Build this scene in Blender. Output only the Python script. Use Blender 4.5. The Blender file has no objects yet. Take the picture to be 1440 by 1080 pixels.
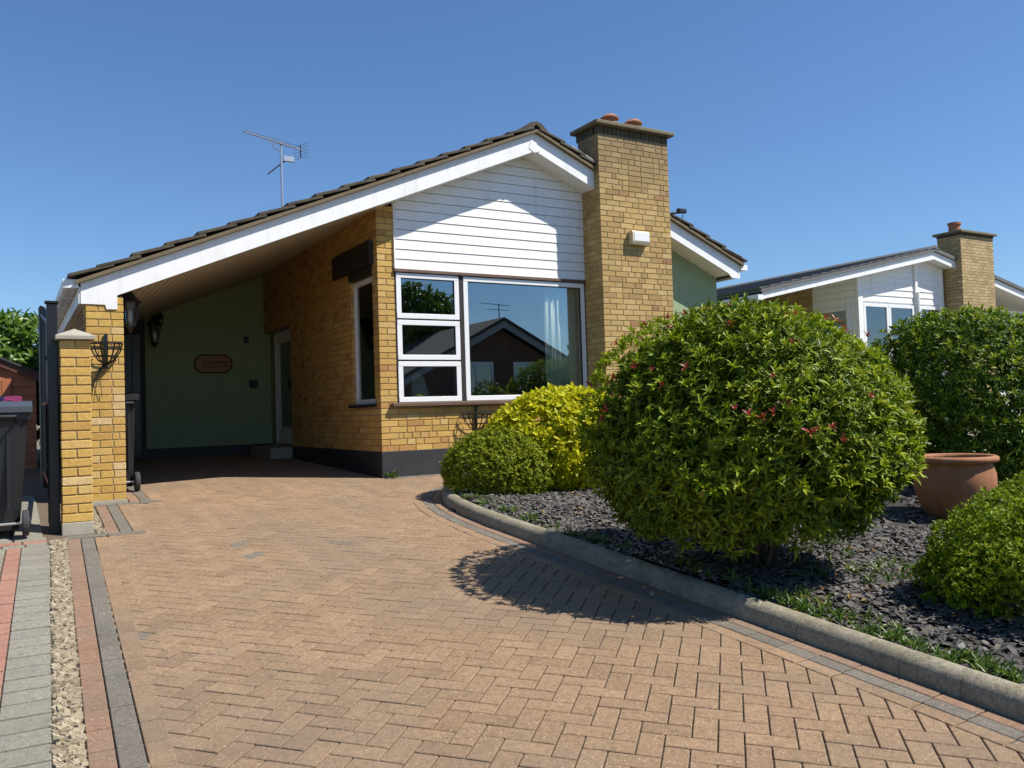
import bpy, bmesh, math, random
import numpy as np
from mathutils import Vector, Matrix

# ------------------------------------------------------------------ camera / world / sun / exposure
S = bpy.context.scene
CAMP = np.array([-3.8516, -9.5960, 0.7511])
FPX, YAW, PITCH, ROLL = 1193.96, 0.5356, 0.0323, -0.0318
def cam_basis():
    f = np.array([math.sin(YAW)*math.cos(PITCH), math.cos(YAW)*math.cos(PITCH), math.sin(PITCH)])
    r = np.array([math.cos(YAW), -math.sin(YAW), 0.0]); u = np.cross(r, f)
    c, s = math.cos(ROLL), math.sin(ROLL)
    return c*r+s*u, -s*r+c*u, f
CR, CU, CF = cam_basis()
cd = bpy.data.cameras.new('camera'); cam = bpy.data.objects.new('camera', cd); S.collection.objects.link(cam)
cd.sensor_width = 36; cd.lens = FPX/1440*36; cd.clip_end = 2000; cd.clip_start = .05
cam.matrix_world = Matrix(((CR[0], CU[0], -CF[0], CAMP[0]), (CR[1], CU[1], -CF[1], CAMP[1]), (CR[2], CU[2], -CF[2], CAMP[2]), (0, 0, 0, 1)))
S.camera = cam
SUN_EL, SUN_AZ = math.radians(52.6), math.radians(132)      # azimuth clockwise from +Y
sund = Vector((math.sin(SUN_AZ)*math.cos(SUN_EL), math.cos(SUN_AZ)*math.cos(SUN_EL), math.sin(SUN_EL)))
W = bpy.data.worlds.new('World'); S.world = W; W.use_nodes = True
wn = W.node_tree.nodes; bg = wn['Background']
sky = wn.new('ShaderNodeTexSky'); sky.sky_type = 'NISHITA'; sky.sun_disc = False
sky.sun_elevation = SUN_EL; sky.sun_rotation = SUN_AZ; sky.air_density = 1.6; sky.dust_density = 0; sky.ozone_density = 10; sky.altitude = 3000
W.node_tree.links.new(sky.outputs[0], bg.inputs[0]); bg.inputs[1].default_value = .092
ld = bpy.data.lights.new('sun', 'SUN'); ld.energy = 5.0; ld.angle = math.radians(.53); ld.color = (1, .95, .87)
lo = bpy.data.objects.new('sun', ld); S.collection.objects.link(lo)
lo.rotation_euler = sund.to_track_quat('Z', 'Y').to_euler(); lo.location = (8, -8, 12)
S.view_settings.view_transform = 'Standard'; S.view_settings.look = 'None'; S.view_settings.exposure = 0.5; S.view_settings.gamma = 1
S.render.engine = 'CYCLES'; S.cycles.max_bounces = 8; S.cycles.transparent_max_bounces = 12

# ------------------------------------------------------------------ pixel helpers (photo pixels -> direction)
def ray(px): return CF + CR*(px[0]-720)/FPX + CU*(540-px[1])/FPX
def U(x, y, ax, v):
    d = ray((x, y)); t = (v-CAMP[ax])/d[ax]; return CAMP+t*d
def proj(P):
    d = np.asarray(P, float)-CAMP; z = d@CF
    return 720+FPX*(d@CR)/z, 540-FPX*(d@CU)/z, z
GP = [(-600, .3), (-60, .25), (-19, .2), (-16.2, -.86), (-16, -.93), (-11.6, -.93), (-11.4, -.84), (-10.5, -.81), (0, 0), (5.33, .176), (12, .35), (60, .6), (900, .6)]
def G(y):
    for (a, za), (b, zb) in zip(GP, GP[1:]):
        if a <= y <= b: return za+(zb-za)*(y-a)/(b-a)
    return 0
def Gs(y): return (G(y+.01)-G(y-.01))/.02

# ------------------------------------------------------------------ mesh helpers
C = S.collection
class MB:
    def __init__(s): s.v = []; s.f = []
    def add(s, vs, fs):
        n = len(s.v); s.v += [tuple(map(float, p)) for p in vs]; s.f += [tuple(i+n for i in f) for f in fs]
    def box(s, x0, x1, y0, y1, z0, z1, b=0.0, M=None):
        vs, fs = cbox(x0, x1, y0, y1, z0, z1, b)
        if M is not None: vs = [tuple(M @ Vector(p)) for p in vs]
        s.add(vs, fs); return s
    def prism(s, poly, y0, y1, axis='y'):
        # polygon in xz (axis y) / yz (axis x) / xy (axis z), extruded
        n = len(poly)
        def P(a, b, t):
            return (a, t, b) if axis == 'y' else ((t, a, b) if axis == 'x' else (a, b, t))
        vs = [P(a, b, y0) for a, b in poly]+[P(a, b, y1) for a, b in poly]
        area = sum(poly[i][0]*poly[(i+1) % n][1]-poly[(i+1) % n][0]*poly[i][1] for i in range(n))
        fs = [tuple(range(n)), tuple(range(2*n-1, n-1, -1))]+[(i, i+n, (i+1) % n+n, (i+1) % n) for i in range(n)]
        s.add(vs, fs); return s
    def tube(s, pts, r, n=6, cap=True):
        pts = [Vector(p) for p in pts]; rs = r if isinstance(r, (list, tuple)) else [r]*len(pts)
        vs = []; fs = []; a = None
        for i, p in enumerate(pts):
            t = (pts[min(i+1, len(pts)-1)]-pts[max(i-1, 0)]).normalized()
            if a is None: a = t.orthogonal().normalized()
            else: a = (a-t*a.dot(t)).normalized()
            b = t.cross(a)
            for k in range(n):
                th = 2*math.pi*k/n; vs.append(p+(a*math.cos(th)+b*math.sin(th))*rs[i])
        for i in range(len(pts)-1):
            for k in range(n):
                fs.append((i*n+k, i*n+(k+1) % n, (i+1)*n+(k+1) % n, (i+1)*n+k))
        if cap: fs.append(tuple(range(n-1, -1, -1))); fs.append(tuple(range((len(pts)-1)*n, len(pts)*n)))
        s.add(vs, fs); return s
    def lathe(s, prof, c, n=24, axis='z', close=False):
        vs = []; fs = []
        for (r, h) in prof:
            for k in range(n):
                th = 2*math.pi*k/n; x, y = r*math.cos(th), r*math.sin(th)
                q = (x, y, h) if axis == 'z' else ((h, x, y) if axis == 'x' else (x, h, y))
                vs.append((c[0]+q[0], c[1]+q[1], c[2]+q[2]))
        m = len(prof)
        for i in range(m-1):
            for k in range(n): fs.append((i*n+k, i*n+(k+1) % n, (i+1)*n+(k+1) % n, (i+1)*n+k))
        fs.append(tuple(range(n-1, -1, -1))); fs.append(tuple(range((m-1)*n, m*n)))
        s.add(vs, fs); return s
    def build(s, name, mat, parent=None, smooth=False, fixn=True):
        me = bpy.data.meshes.new(name); me.from_pydata(s.v, [], s.f); me.update()
        if fixn:
            bm = bmesh.new(); bm.from_mesh(me); bmesh.ops.recalc_face_normals(bm, faces=bm.faces); bm.to_mesh(me); bm.free()
        if smooth: me.polygons.foreach_set('use_smooth', [True]*len(me.polygons))
        return link(name, me, mat, parent)
def link(name, me, mat, parent=None):
    o = bpy.data.objects.new(name, me); C.objects.link(o)
    if mat is not None and len(me.materials) == 0: me.materials.append(M_(mat))
    if parent is not None:
        o.parent = parent; o.location = -wloc(parent)
    return o
def wloc(o):
    l = Vector(o.location)
    if o.parent is not None: l = l + wloc(o.parent)
    return l
def cbox(x0, x1, y0, y1, z0, z1, b=0.0):
    if b <= 0:
        vs = [(x, y, z) for z in (z0, z1) for y in (y0, y1) for x in (x0, x1)]
        return vs, [(0, 2, 3, 1), (4, 5, 7, 6), (0, 1, 5, 4), (2, 6, 7, 3), (0, 4, 6, 2), (1, 3, 7, 5)]
    X, Y, Z = (x0, x1), (y0, y1), (z0, z1); sg = (1, -1); vs = []; idx = {}
    for i in (0, 1):
        for j in (0, 1):
            for k in (0, 1):
                a, c, d = X[i]+sg[i]*b, Y[j]+sg[j]*b, Z[k]+sg[k]*b
                idx[i, j, k, 0] = len(vs); vs.append((X[i], c, d))
                idx[i, j, k, 1] = len(vs); vs.append((a, Y[j], d))
                idx[i, j, k, 2] = len(vs); vs.append((a, c, Z[k]))
    fs = []
    I = lambda i, j, k, q: idx[i, j, k, q]
    fs += [(I(0,0,0,0), I(0,0,1,0), I(0,1,1,0), I(0,1,0,0)), (I(1,0,0,0), I(1,1,0,0), I(1,1,1,0), I(1,0,1,0)),
           (I(0,0,0,1), I(1,0,0,1), I(1,0,1,1), I(0,0,1,1)), (I(0,1,0,1), I(0,1,1,1), I(1,1,1,1), I(1,1,0,1)),
           (I(0,0,0,2), I(0,1,0,2), I(1,1,0,2), I(1,0,0,2)), (I(0,0,1,2), I(1,0,1,2), I(1,1,1,2), I(0,1,1,2))]
    flip = lambda f, c: f if c else f[::-1]
    for i in (0, 1):
        for j in (0, 1): fs.append(flip((I(i,j,0,0), I(i,j,0,1), I(i,j,1,1), I(i,j,1,0)), i == j))
    for i in (0, 1):
        for k in (0, 1): fs.append(flip((I(i,0,k,0), I(i,1,k,0), I(i,1,k,2), I(i,0,k,2)), i != k))
    for j in (0, 1):
        for k in (0, 1): fs.append(flip((I(0,j,k,1), I(0,j,k,2), I(1,j,k,2), I(1,j,k,1)), j != k))
    for i in (0, 1):
        for j in (0, 1):
            for k in (0, 1): fs.append(flip((I(i,j,k,0), I(i,j,k,1), I(i,j,k,2)), (i+j+k) % 2 == 1))
    return vs, fs
def empty(name, loc, label=None, cat=None, group=None):
    o = bpy.data.objects.new(name, None); C.objects.link(o); o.location = loc; o.empty_display_size = .1
    return tag(o, label, cat, group)
def tag(o, label=None, cat=None, group=None, kind=None):
    if label: o['label'] = label
    if cat: o['category'] = cat
    if group: o['group'] = group
    if kind: o['kind'] = kind
    return o

# ------------------------------------------------------------------ materials
MATS = {}
def M_(m): return MATS[m] if isinstance(m, str) else m
class NT:
    def __init__(s, name):
        s.m = bpy.data.materials.new(name); s.m.use_nodes = True; MATS[name] = s.m
        s.n = s.m.node_tree.nodes; s.l = s.m.node_tree.links; s.p = s.n['Principled BSDF']; s.out = s.n['Material Output']
    def N(s, t, **k):
        x = s.n.new(t)
        for a, b in k.items():
            if a.startswith('i_'): x.inputs[a[2:]].default_value = b
            else: setattr(x, a, b)
        return x
    def L(s, a, b): s.l.new(a, b)
    def pos(s):
        g = s.N('ShaderNodeNewGeometry'); return g.outputs['Position']
    def noise(s, scale, detail=4, rough=.55, vec=None):
        t = s.N('ShaderNodeTexNoise'); t.inputs['Scale'].default_value = scale; t.inputs['Detail'].default_value = detail; t.inputs['Roughness'].default_value = rough
        s.L(vec if vec is not None else s.pos(), t.inputs['Vector']); return t.outputs['Fac']
    def ramp(s, fac, stops, interp='LINEAR'):
        r = s.N('ShaderNodeValToRGB'); cr = r.color_ramp; cr.interpolation = interp
        while len(cr.elements) < len(stops): cr.elements.new(.5)
        for e, (p, c) in zip(cr.elements, stops): e.position = p; e.color = (*c, 1)
        s.L(fac, r.inputs[0]); return r.outputs[0]
    def mix(s, fac, a, b, mode='MIX'):
        x = s.N('ShaderNodeMix', data_type='RGBA', blend_type=mode)
        for sock, v in ((x.inputs[0], fac), (x.inputs[6], a), (x.inputs[7], b)):
            if isinstance(v, (int, float)): sock.default_value = v
            elif isinstance(v, tuple): sock.default_value = (*v, 1)
            else: s.L(v, sock)
        return x.outputs[2]
    def math(s, op, a, b=0.0):
        x = s.N('ShaderNodeMath', operation=op)
        for i, v in enumerate((a, b)):
            if isinstance(v, (int, float)): x.inputs[i].default_value = v
            else: s.L(v, x.inputs[i])
        return x.outputs[0]
    def rnd(s):
        g = s.N('ShaderNodeNewGeometry'); o = s.N('ShaderNodeObjectInfo')
        return s.math('FRACT', s.math('ADD', g.outputs['Random Per Island'], o.outputs['Random']))
    def bump(s, h, strength=.3, dist=.01):
        b = s.N('ShaderNodeBump'); b.inputs['Strength'].default_value = strength; b.inputs['Distance'].default_value = dist
        s.L(h, b.inputs['Height']); s.L(b.outputs[0], s.p.inputs['Normal'])
    def col(s, c):
        if isinstance(c, tuple): s.p.inputs['Base Color'].default_value = (*c, 1)
        else: s.L(c, s.p.inputs['Base Color'])
    def rough(s, r):
        if isinstance(r, (int, float)): s.p.inputs['Roughness'].default_value = r
        else: s.L(r, s.p.inputs['Roughness'])
def sc(c, k): return tuple(min(1, x*k) for x in c)
def plain(name, c, rough=.6, var=.12, vs=6., bump=.15, bs=60., metal=0., spec=.5, dirt=None, dscale=2.5, damt=.5, streak=None, sa=.5):
    t = NT(name)
    col = t.mix(t.noise(vs), sc(c, 1-var), sc(c, 1+var))
    if dirt is not None:
        f = t.ramp(t.noise(dscale, 6, .65), [(.5, (0, 0, 0)), (.75, (damt,)*3)]); col = t.mix(f, col, dirt)
    if streak is not None:
        mp = t.N('ShaderNodeMapping'); mp.inputs['Scale'].default_value = (9, 9, .7); t.L(t.pos(), mp.inputs['Vector'])
        f = t.ramp(t.noise(1.0, 6, .65, mp.outputs[0]), [(.52, (0, 0, 0)), (.74, (sa,)*3)]); col = t.mix(f, col, streak)
    t.col(col); t.rough(rough); t.p.inputs['Metallic'].default_value = metal; t.p.inputs['Specular IOR Level'].default_value = spec
    if bump: t.bump(t.noise(bs, 3), bump, .004)
    return t
def stone(name, stops, rough=.85, vs=9., va=.35, bs=220., bstr=.5, stain=None, stain_s=1.2, stain_a=.6, speck=None, grain=110., ga=.5, mott=0., speck_s=120.):
    """piece material: colour from a random number per piece, grain from world position"""
    t = NT(name)
    c = t.ramp(t.rnd(), stops)
    n = t.noise(vs, 5, .65); c = t.mix(va, c, t.mix(n, (.25, .22, .2), (1, 1, 1)), 'MULTIPLY') if va else c
    g1 = t.noise(grain, 4, .75)
    c = t.mix(ga, c, t.ramp(g1, [(.32, (.5, .48, .46)), (.52, (.95, .95, .95)), (.72, (1.3, 1.28, 1.25))]), 'MULTIPLY')
    h = g1
    if mott:
        m = t.noise(38, 5, .7); c = t.mix(mott, c, t.ramp(m, [(.33, (.55, .52, .48)), (.5, (1, 1, 1)), (.68, (1.3, 1.25, 1.2))]), 'MULTIPLY'); h = t.math('ADD', g1, m)
    if speck:
        sp = t.noise(speck_s, 1, .4); c = t.mix(t.ramp(sp, [(.70, (0, 0, 0)), (.74, (.9, .9, .9))]), c, speck)
    if stain is not None:
        f = t.ramp(t.noise(stain_s, 6, .7), [(.45, (0, 0, 0)), (.68, (stain_a,)*3)]); c = t.mix(f, c, stain)
    t.col(c); t.rough(rough); t.bump(h, bstr, .004)
    return t
BRK = [(0, (.52, .31, .07)), (.2, (.66, .41, .105)), (.45, (.70, .455, .13)), (.66, (.60, .36, .09)), (.84, (.72, .50, .19)), (.94, (.54, .29, .085)), (1, (.48, .24, .075))]
stone('brick', BRK, .82, 10, .4, 260, .6, ga=.45, mott=.35, stain=(.42, .25, .09), stain_s=2.2, stain_a=.35)
stone('pillar_brick', [(0, (.56, .33, .075)), (.3, (.70, .45, .11)), (.6, (.62, .38, .085)), (.85, (.68, .43, .11)), (1, (.74, .56, .28))], .82, 10, .4, 260, .6, ga=.45, mott=.4, stain=(.48, .29, .09), stain_s=3, stain_a=.45)
def chim():
    t = stone('chimney_brick', [(0, (.42, .27, .10)), (.3, (.56, .38, .13)), (.6, (.62, .44, .18)), (.8, (.44, .29, .10)), (.93, (.58, .39, .14)), (.98, (.42, .24, .09)), (1, (.36, .17, .08))], .85, 12, .4, 240, .6)
    # soot and lichen on the top of the stack
    g = t.N('ShaderNodeNewGeometry'); sp = t.N('ShaderNodeSeparateXYZ'); t.L(g.outputs['Position'], sp.inputs[0])
    z = t.math('ADD', sp.outputs[2], t.math('MULTIPLY', t.noise(3.5, 5, .7), .7))
    f = t.ramp(t.math('DIVIDE', t.math('SUBTRACT', z, 3.3), 1.9), [(.28, (0, 0, 0)), (.8, (.68,)*3)])
    base = t.p.inputs['Base Color'].links[0].from_socket
    t.col(t.mix(f, base, (.17, .125, .07)))
chim()
stone('sooty_brick', [(0, (.055, .05, .035)), (1, (.10, .085, .055))], .9)
PV = [(0, (.295, .19, .108)), (.3, (.36, .238, .138)), (.6, (.325, .212, .122)), (.85, (.385, .256, .15)), (.993, (.335, .216, .126)), (.996, (.235, .20, .15)), (1, (.225, .19, .145))]
stone('paver', PV, .9, vs=4.0, va=.45, bs=260, bstr=1.0, grain=150, ga=.75, mott=.6, stain=(.16, .13, .095), stain_s=.7, stain_a=.55, speck=(.62, .54, .42))
stone('red_paver', [(0, (.29, .175, .11)), (.5, (.33, .195, .125)), (1, (.31, .205, .13))], .9, vs=4.0, va=.45, bs=260, bstr=1.0, grain=150, ga=.75, mott=.6, stain=(.2, .16, .115), speck=(.55, .45, .34))
stone('grey_paver', [(0, (.165, .148, .118)), (.5, (.215, .193, .155)), (1, (.185, .168, .138))], .9, vs=4.0, va=.45, bs=260, bstr=1.0, grain=150, ga=.75, mott=.6, stain=(.16, .14, .11), speck=(.48, .45, .38))
stone('pale_paver', [(0, (.27, .255, .20)), (.5, (.33, .31, .25)), (1, (.30, .28, .23))], .9, vs=4.0, va=.45, bs=260, bstr=1.0, grain=150, ga=.75, mott=.6, stain=(.2, .19, .14), speck=(.55, .52, .43))
stone('pink_paver', [(0, (.40, .20, .14)), (.5, (.46, .23, .165)), (1, (.42, .22, .16))], .9, vs=4.0, va=.45, bs=260, bstr=1.0, grain=150, ga=.75, mott=.6, stain=(.3, .2, .15))
stone('slate', [(0, (.055, .05, .046)), (.4, (.09, .082, .075)), (.75, (.135, .122, .11)), (.92, (.165, .14, .11)), (1, (.22, .175, .13))], .55, 20, .3, 200, .4)
stone('gravel', [(0, (.27, .215, .135)), (.4, (.37, .305, .20)), (.8, (.44, .375, .26)), (1, (.20, .155, .10))], .85, 20, .3, 200, .4)
stone('tile', [(0, (.055, .045, .035)), (.5, (.085, .068, .05)), (1, (.07, .06, .048))], .85, 8, .4, 160, .6, stain=(.15, .13, .07), stain_s=5, stain_a=.6)
stone('kerb_concrete', [(0, (.34, .305, .215)), (.5, (.38, .34, .245)), (1, (.355, .315, .225))], .92, 7, .6, 300, 1.0, stain=(.12, .11, .055), stain_s=5, stain_a=.7, speck=(.55, .52, .42), ga=.7, mott=.7)
plain('mortar', (.33, .235, .12), .95, .2, 30, .4, 200)
plain('joint_sand', (.12, .09, .06), .95, .3, 20, .4, 200)
plain('white_paint', (.84, .84, .82), .45, .02, 3, .05, 90, dirt=(.55, .53, .47), dscale=3.5, damt=.28, streak=(.55, .54, .48), sa=.4)
plain('white_boards', (.84, .84, .82), .5, .02, 3, .08, 120, dirt=(.60, .58, .53), dscale=6, damt=.25, streak=(.58, .56, .50), sa=.45)
plain('shade_grey_paint', (.30, .31, .32), .6, .05, 3, 0)  # opposite bargeboard's shade put into its colour as a darker grey
plain('upvc', (.80, .80, .80), .3, .015, 3, 0)
plain('cream_soffit', (.55, .47, .35), .5, .05, 4, .05)
plain('green_render', (.30, .385, .225), .85, .05, 2, .35, 140, dirt=(.25, .33, .20), dscale=1.2, damt=.4, streak=(.22, .27, .16), sa=.55)
plain('black_plinth', (.028, .030, .034), .55, .15, 5, .2, 90, dirt=(.06, .058, .055), damt=.35)
plain('brown_timber', (.125, .070, .045), .6, .25, 25, .2, dirt=(.22, .15, .10), damt=.5)
plain('dark_timber', (.022, .016, .012), .6, .2, 15, .2)
plain('tile_mortar', (.17, .13, .075), .95, .3, 18, .6, 90, dirt=(.11, .085, .055), dscale=9, damt=.8)
plain('lead', (.30, .31, .32), .5, .1, 8, .1, metal=.3)
plain('concrete', (.36, .33, .26), .9, .15, 10, .5, 180, dirt=(.20, .19, .13), dscale=7, damt=.6)
plain('old_concrete', (.17, .145, .09), .95, .25, 12, .6, 140, dirt=(.07, .06, .035), dscale=8, damt=.8)
plain('terracotta', (.32, .13, .052), .75, .12, 6, .25, 80, dirt=(.45, .26, .17), dscale=4, damt=.6, streak=(.20, .085, .04), sa=.6)
plain('chimney_pot_clay', (.34, .14, .07), .8, .15, 10, .3, 80, dirt=(.14, .10, .06), dscale=10, damt=.7)
plain('black_metal', (.009, .009, .010), .35, .1, 8, .05)
plain('black_plastic', (.013, .014, .016), .42, .12, 4, .1, 200, dirt=(.035, .035, .035), damt=.3)
plain('grey_plastic', (.06, .066, .078), .38, .1, 4, .1, 200)
plain('purple_plastic', (.20, .015, .055), .35, .08, 4, 0)
plain('rubber', (.035, .035, .036), .8, .1, 8, .1)
plain('aluminium', (.52, .53, .55), .38, .05, 8, 0, metal=.85)
plain('cream_plastic', (.66, .57, .38), .45, .04, 4, 0, dirt=(.5, .42, .28), damt=.35)
plain('shed_timber', (.36, .125, .05), .7, .22, 9, .3, 60)
plain('shed_trim', (.10, .035, .022), .65, .2, 9, .2)
plain('felt', (.05, .05, .055), .95, .2, 14, .5, 120)
plain('soil', (.030, .025, .021), .95, .3, 18, .7, 60)
plain('ground_earth', (.16, .14, .10), .95, .3, .6, .5, 30, dirt=(.09, .12, .045), dscale=.3, damt=.9)
plain('asphalt', (.05, .05, .05), .92, .2, 4, .6, 150)
plain('room_wall', (.36, .34, .30), .9, .03, 2, 0)
plain('room_floor', (.16, .12, .09), .8, .1, 4, 0)
plain('curtain_cloth', (.74, .73, .63), .9, .05, 6, .05)
plain('chair_cloth', (.78, .77, .70), .9, .05, 5, .05)
plain('bark', (.085, .062, .042), .9, .25, 20, .6, 60)
plain('sign_face', (.40, .20, .115), .6, .2, 12, 0, dirt=(.30, .12, .07), dscale=9, damt=.7)
plain('sign_ink', (.03, .045, .025), .6, .1, 8, 0)
plain('red_brick_far', (.14, .065, .045), .9, .15, 3, .2)
plain('roof_far', (.055, .05, .048), .9, .2, 4, .4, 30)
plain('grey_roof', (.13, .13, .128), .85, .15, 4, .4, 50)
def brick_tex(name, c1, c2, mortar):
    t = NT(name); g = t.N('ShaderNodeNewGeometry'); sp = t.N('ShaderNodeSeparateXYZ'); t.L(g.outputs['Position'], sp.inputs[0])
    cb = t.N('ShaderNodeCombineXYZ'); t.L(t.math('ADD', sp.outputs[0], sp.outputs[1]), cb.inputs[0]); t.L(sp.outputs[2], cb.inputs[1])
    b = t.N('ShaderNodeTexBrick'); t.L(cb.outputs[0], b.inputs['Vector']); b.inputs['Scale'].default_value = 1
    b.inputs['Brick Width'].default_value = .225; b.inputs['Row Height'].default_value = .075; b.inputs['Mortar Size'].default_value = .008
    b.inputs['Color1'].default_value = (*c1, 1); b.inputs['Color2'].default_value = (*c2, 1); b.inputs['Mortar'].default_value = (*mortar, 1)
    t.col(t.mix(.6, b.outputs[0], t.ramp(t.noise(5, 5, .7), [(.3, (.45, .42, .38)), (.7, (1, 1, 1))]), 'MULTIPLY')); t.rough(.88)
    t.bump(t.math('SUBTRACT', 1.0, b.outputs['Fac']), .6, .006)
brick_tex('neighbour_brick', (.40, .28, .12), (.56, .42, .21), (.25, .18, .10))
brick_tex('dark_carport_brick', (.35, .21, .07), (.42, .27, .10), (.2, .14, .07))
def glass(name, refl=.30, tint=(.80, .88, .86)):
    t = NT(name); t.n.remove(t.p)
    tr = t.N('ShaderNodeBsdfTransparent'); tr.inputs[0].default_value = (*tint, 1)
    gl = t.N('ShaderNodeBsdfGlossy'); gl.inputs['Roughness'].default_value = 0.0; gl.inputs[0].default_value = (.92, .96, 1, 1)
    fr = t.N('ShaderNodeFresnel'); fr.inputs['IOR'].default_value = 1.5
    f = t.math('MINIMUM', t.math('ADD', fr.outputs[0], refl), 1.0)
    mx = t.N('ShaderNodeMixShader'); t.L(f, mx.inputs[0]); t.L(tr.outputs[0], mx.inputs[1]); t.L(gl.outputs[0], mx.inputs[2]); t.L(mx.outputs[0], t.out.inputs[0])
glass('glass', .16, (.86, .92, .90)); glass('lantern_glass', .08, (.8, .8, .75))
def leafmat(name, stops, trans=.3, rough=.38, spec=.5):
    t = NT(name); c = t.ramp(t.rnd(), stops)
    c = t.mix(.35, c, t.mix(t.noise(7, 3), (.45, .5, .4), (1, 1, 1)), 'MULTIPLY')
    t.col(c); t.rough(rough); t.p.inputs['Specular IOR Level'].default_value = spec
    tl = t.N('ShaderNodeBsdfTranslucent'); t.L(t.mix(.5, c, (.9, 1, .35), 'MULTIPLY'), tl.inputs[0])
    mx = t.N('ShaderNodeMixShader'); mx.inputs[0].default_value = trans
    t.L(t.p.outputs[0], mx.inputs[1]); t.L(tl.outputs[0], mx.inputs[2]); t.L(mx.outputs[0], t.out.inputs[0])
leafmat('big_leaf', [(0, (.065, .105, .007)), (.45, (.135, .205, .010)), (.8, (.24, .31, .017)), (1, (.36, .38, .03))], .2, .45, .22)
leafmat('lime_leaf', [(0, (.17, .26, .010)), (.5, (.30, .38, .016)), (1, (.42, .46, .035))], .25, .48, .22)
leafmat('hedge_leaf', [(0, (.05, .10, .008)), (.5, (.10, .18, .012)), (1, (.21, .28, .02))], .28, .45, .22)
leafmat('yellow_leaf', [(0, (.40, .41, .010)), (.5, (.60, .58, .014)), (1, (.70, .63, .025))], .38, .45, .25)
leafmat('small_leaf', [(0, (.12, .16, .009)), (.5, (.23, .275, .013)), (.85, (.35, .38, .022)), (1, (.46, .46, .04))], .3, .48, .22)
leafmat('moss_leaf', [(0, (.13, .20, .008)), (.5, (.22, .31, .012)), (.9, (.32, .40, .02)), (1, (.34, .28, .03))], .3, .55, .3)
leafmat('tree_leaf', [(0, (.06, .12, .014)), (.5, (.11, .20, .022)), (1, (.19, .29, .035))])
leafmat('weed_leaf', [(0, (.06, .12, .02)), (.6, (.11, .2, .03)), (1, (.2, .26, .05))])
leafmat('dead_leaf', [(0, (.10, .05, .02)), (.6, (.22, .12, .04)), (1, (.30, .20, .07))], .1, .7, .2)
leafmat('red_shoot', [(0, (.30, .03, .03)), (.5, (.42, .06, .05)), (1, (.30, .10, .03))], .3)

rng = random.Random(7)
nr = np.random.RandomState(11)

# ------------------------------------------------------------------ ground
def sheet(name, x0, x1, ys, mat, dz=0.0, parent=None, kind='structure'):
    m = MB(); vs = []
    for y in ys: vs += [(x0, y, G(y)+dz), (x1, y, G(y)+dz)]
    m.add(vs, [(2*i, 2*i+1, 2*i+3, 2*i+2) for i in range(len(ys)-1)])
    o = m.build(name, mat, parent, fixn=False)
    return tag(o, kind=kind) if kind else o
ys_all = sorted(set([a for a, _ in GP]))
gmb = MB(); vs = []
for y in ys_all: vs += [(-700, y, G(y)-.03), (700, y, G(y)-.03)]
gmb.add(vs, [(2*i, 2*i+1, 2*i+3, 2*i+2) for i in range(len(ys_all)-1)])
tag(gmb.build('ground', 'ground_earth', fixn=False), kind='structure')
tag(sheet('road', -120, 120, [-16, -11.6], 'asphalt', .004), kind='structure')
sheet('pavement', -120, 120, [-11.35, -10.5], 'concrete', .004)

# ------------------------------------------------------------------ paving
def frame_at(x, y, z, ang):
    s = Gs(y); n = Vector((0, -s, 1)).normalized()
    a = Vector((math.cos(ang), math.sin(ang), 0)); a = (a-n*a.dot(n)).normalized(); b = n.cross(a)
    return Matrix(((a.x, b.x, n.x, x), (a.y, b.y, n.y, y), (a.z, b.z, n.z, z), (0, 0, 0, 1)))
BLOCK = {}
def block_mesh(l, w, mat, h=.05, b=.003, tag_=''):
    k = (round(l, 3), round(w, 3), mat, tag_)
    if k not in BLOCK:
        vs, fs = cbox(-l/2, l/2, -w/2, w/2, -h, 0, b); me = bpy.data.meshes.new('block'); me.from_pydata(vs, [], fs); me.materials.append(M_(mat)); BLOCK[k] = me
    return BLOCK[k]
def put(name, me, Mx, parent):
    o = bpy.data.objects.new(name, me); C.objects.link(o); o.parent = parent; o.matrix_local = Matrix.Translation(-wloc(parent)) @ Mx; return o
def left_edge(y):            # outer edge of the drive, left
    return -3.47-.038*(-2.0-y) if y < -1.98 else (-3.17 if y < -.45 else -2.83)
DRV = [(-11.3, -3.82), (-10, -3.78)]
drive = sheet('driveway', -3.95, 6.4, [-10.5]+[y*.5 for y in range(-20, 1)]+[5.33], 'joint_sand', -.009)
# the kerb line (front face on the driveway side)
KERB = [(-.29, -10.5), (-.29, -8), (-.29, -6), (-.29, -4), (-.29, -3.2), (-.26, -2.6), (-.18, -2.1), (-.03, -1.66), (.2, -1.28), (.5, -1.02), (.9, -.88), (1.5, -.84), (3, -.84), (6.4, -.84)]
def catmull(P, n=10):
    out = []
    for i in range(len(P)-1):
        p0, p1, p2, p3 = P[max(i-1, 0)], P[i], P[i+1], P[min(i+2, len(P)-1)]
        for k in range(n):
            t = k/n
            out.append(tuple(.5*((2*p1[a])+(-p0[a]+p2[a])*t+(2*p0[a]-5*p1[a]+4*p2[a]-p3[a])*t*t+(-p0[a]+3*p1[a]-3*p2[a]+p3[a])*t**3) for a in (0, 1)))
    out.append(P[-1]); return out
KP = catmull(KERB, 12)
def resample(P, step):
    P = np.array(P); d = np.r_[0, np.cumsum(np.hypot(*np.diff(P, axis=0).T))]; n = max(1, int(d[-1]/step)); t = np.linspace(0, d[-1], n+1)
    return np.c_[np.interp(t, d, P[:, 0]), np.interp(t, d, P[:, 1])]
KF = resample(KP, .02)
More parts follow.
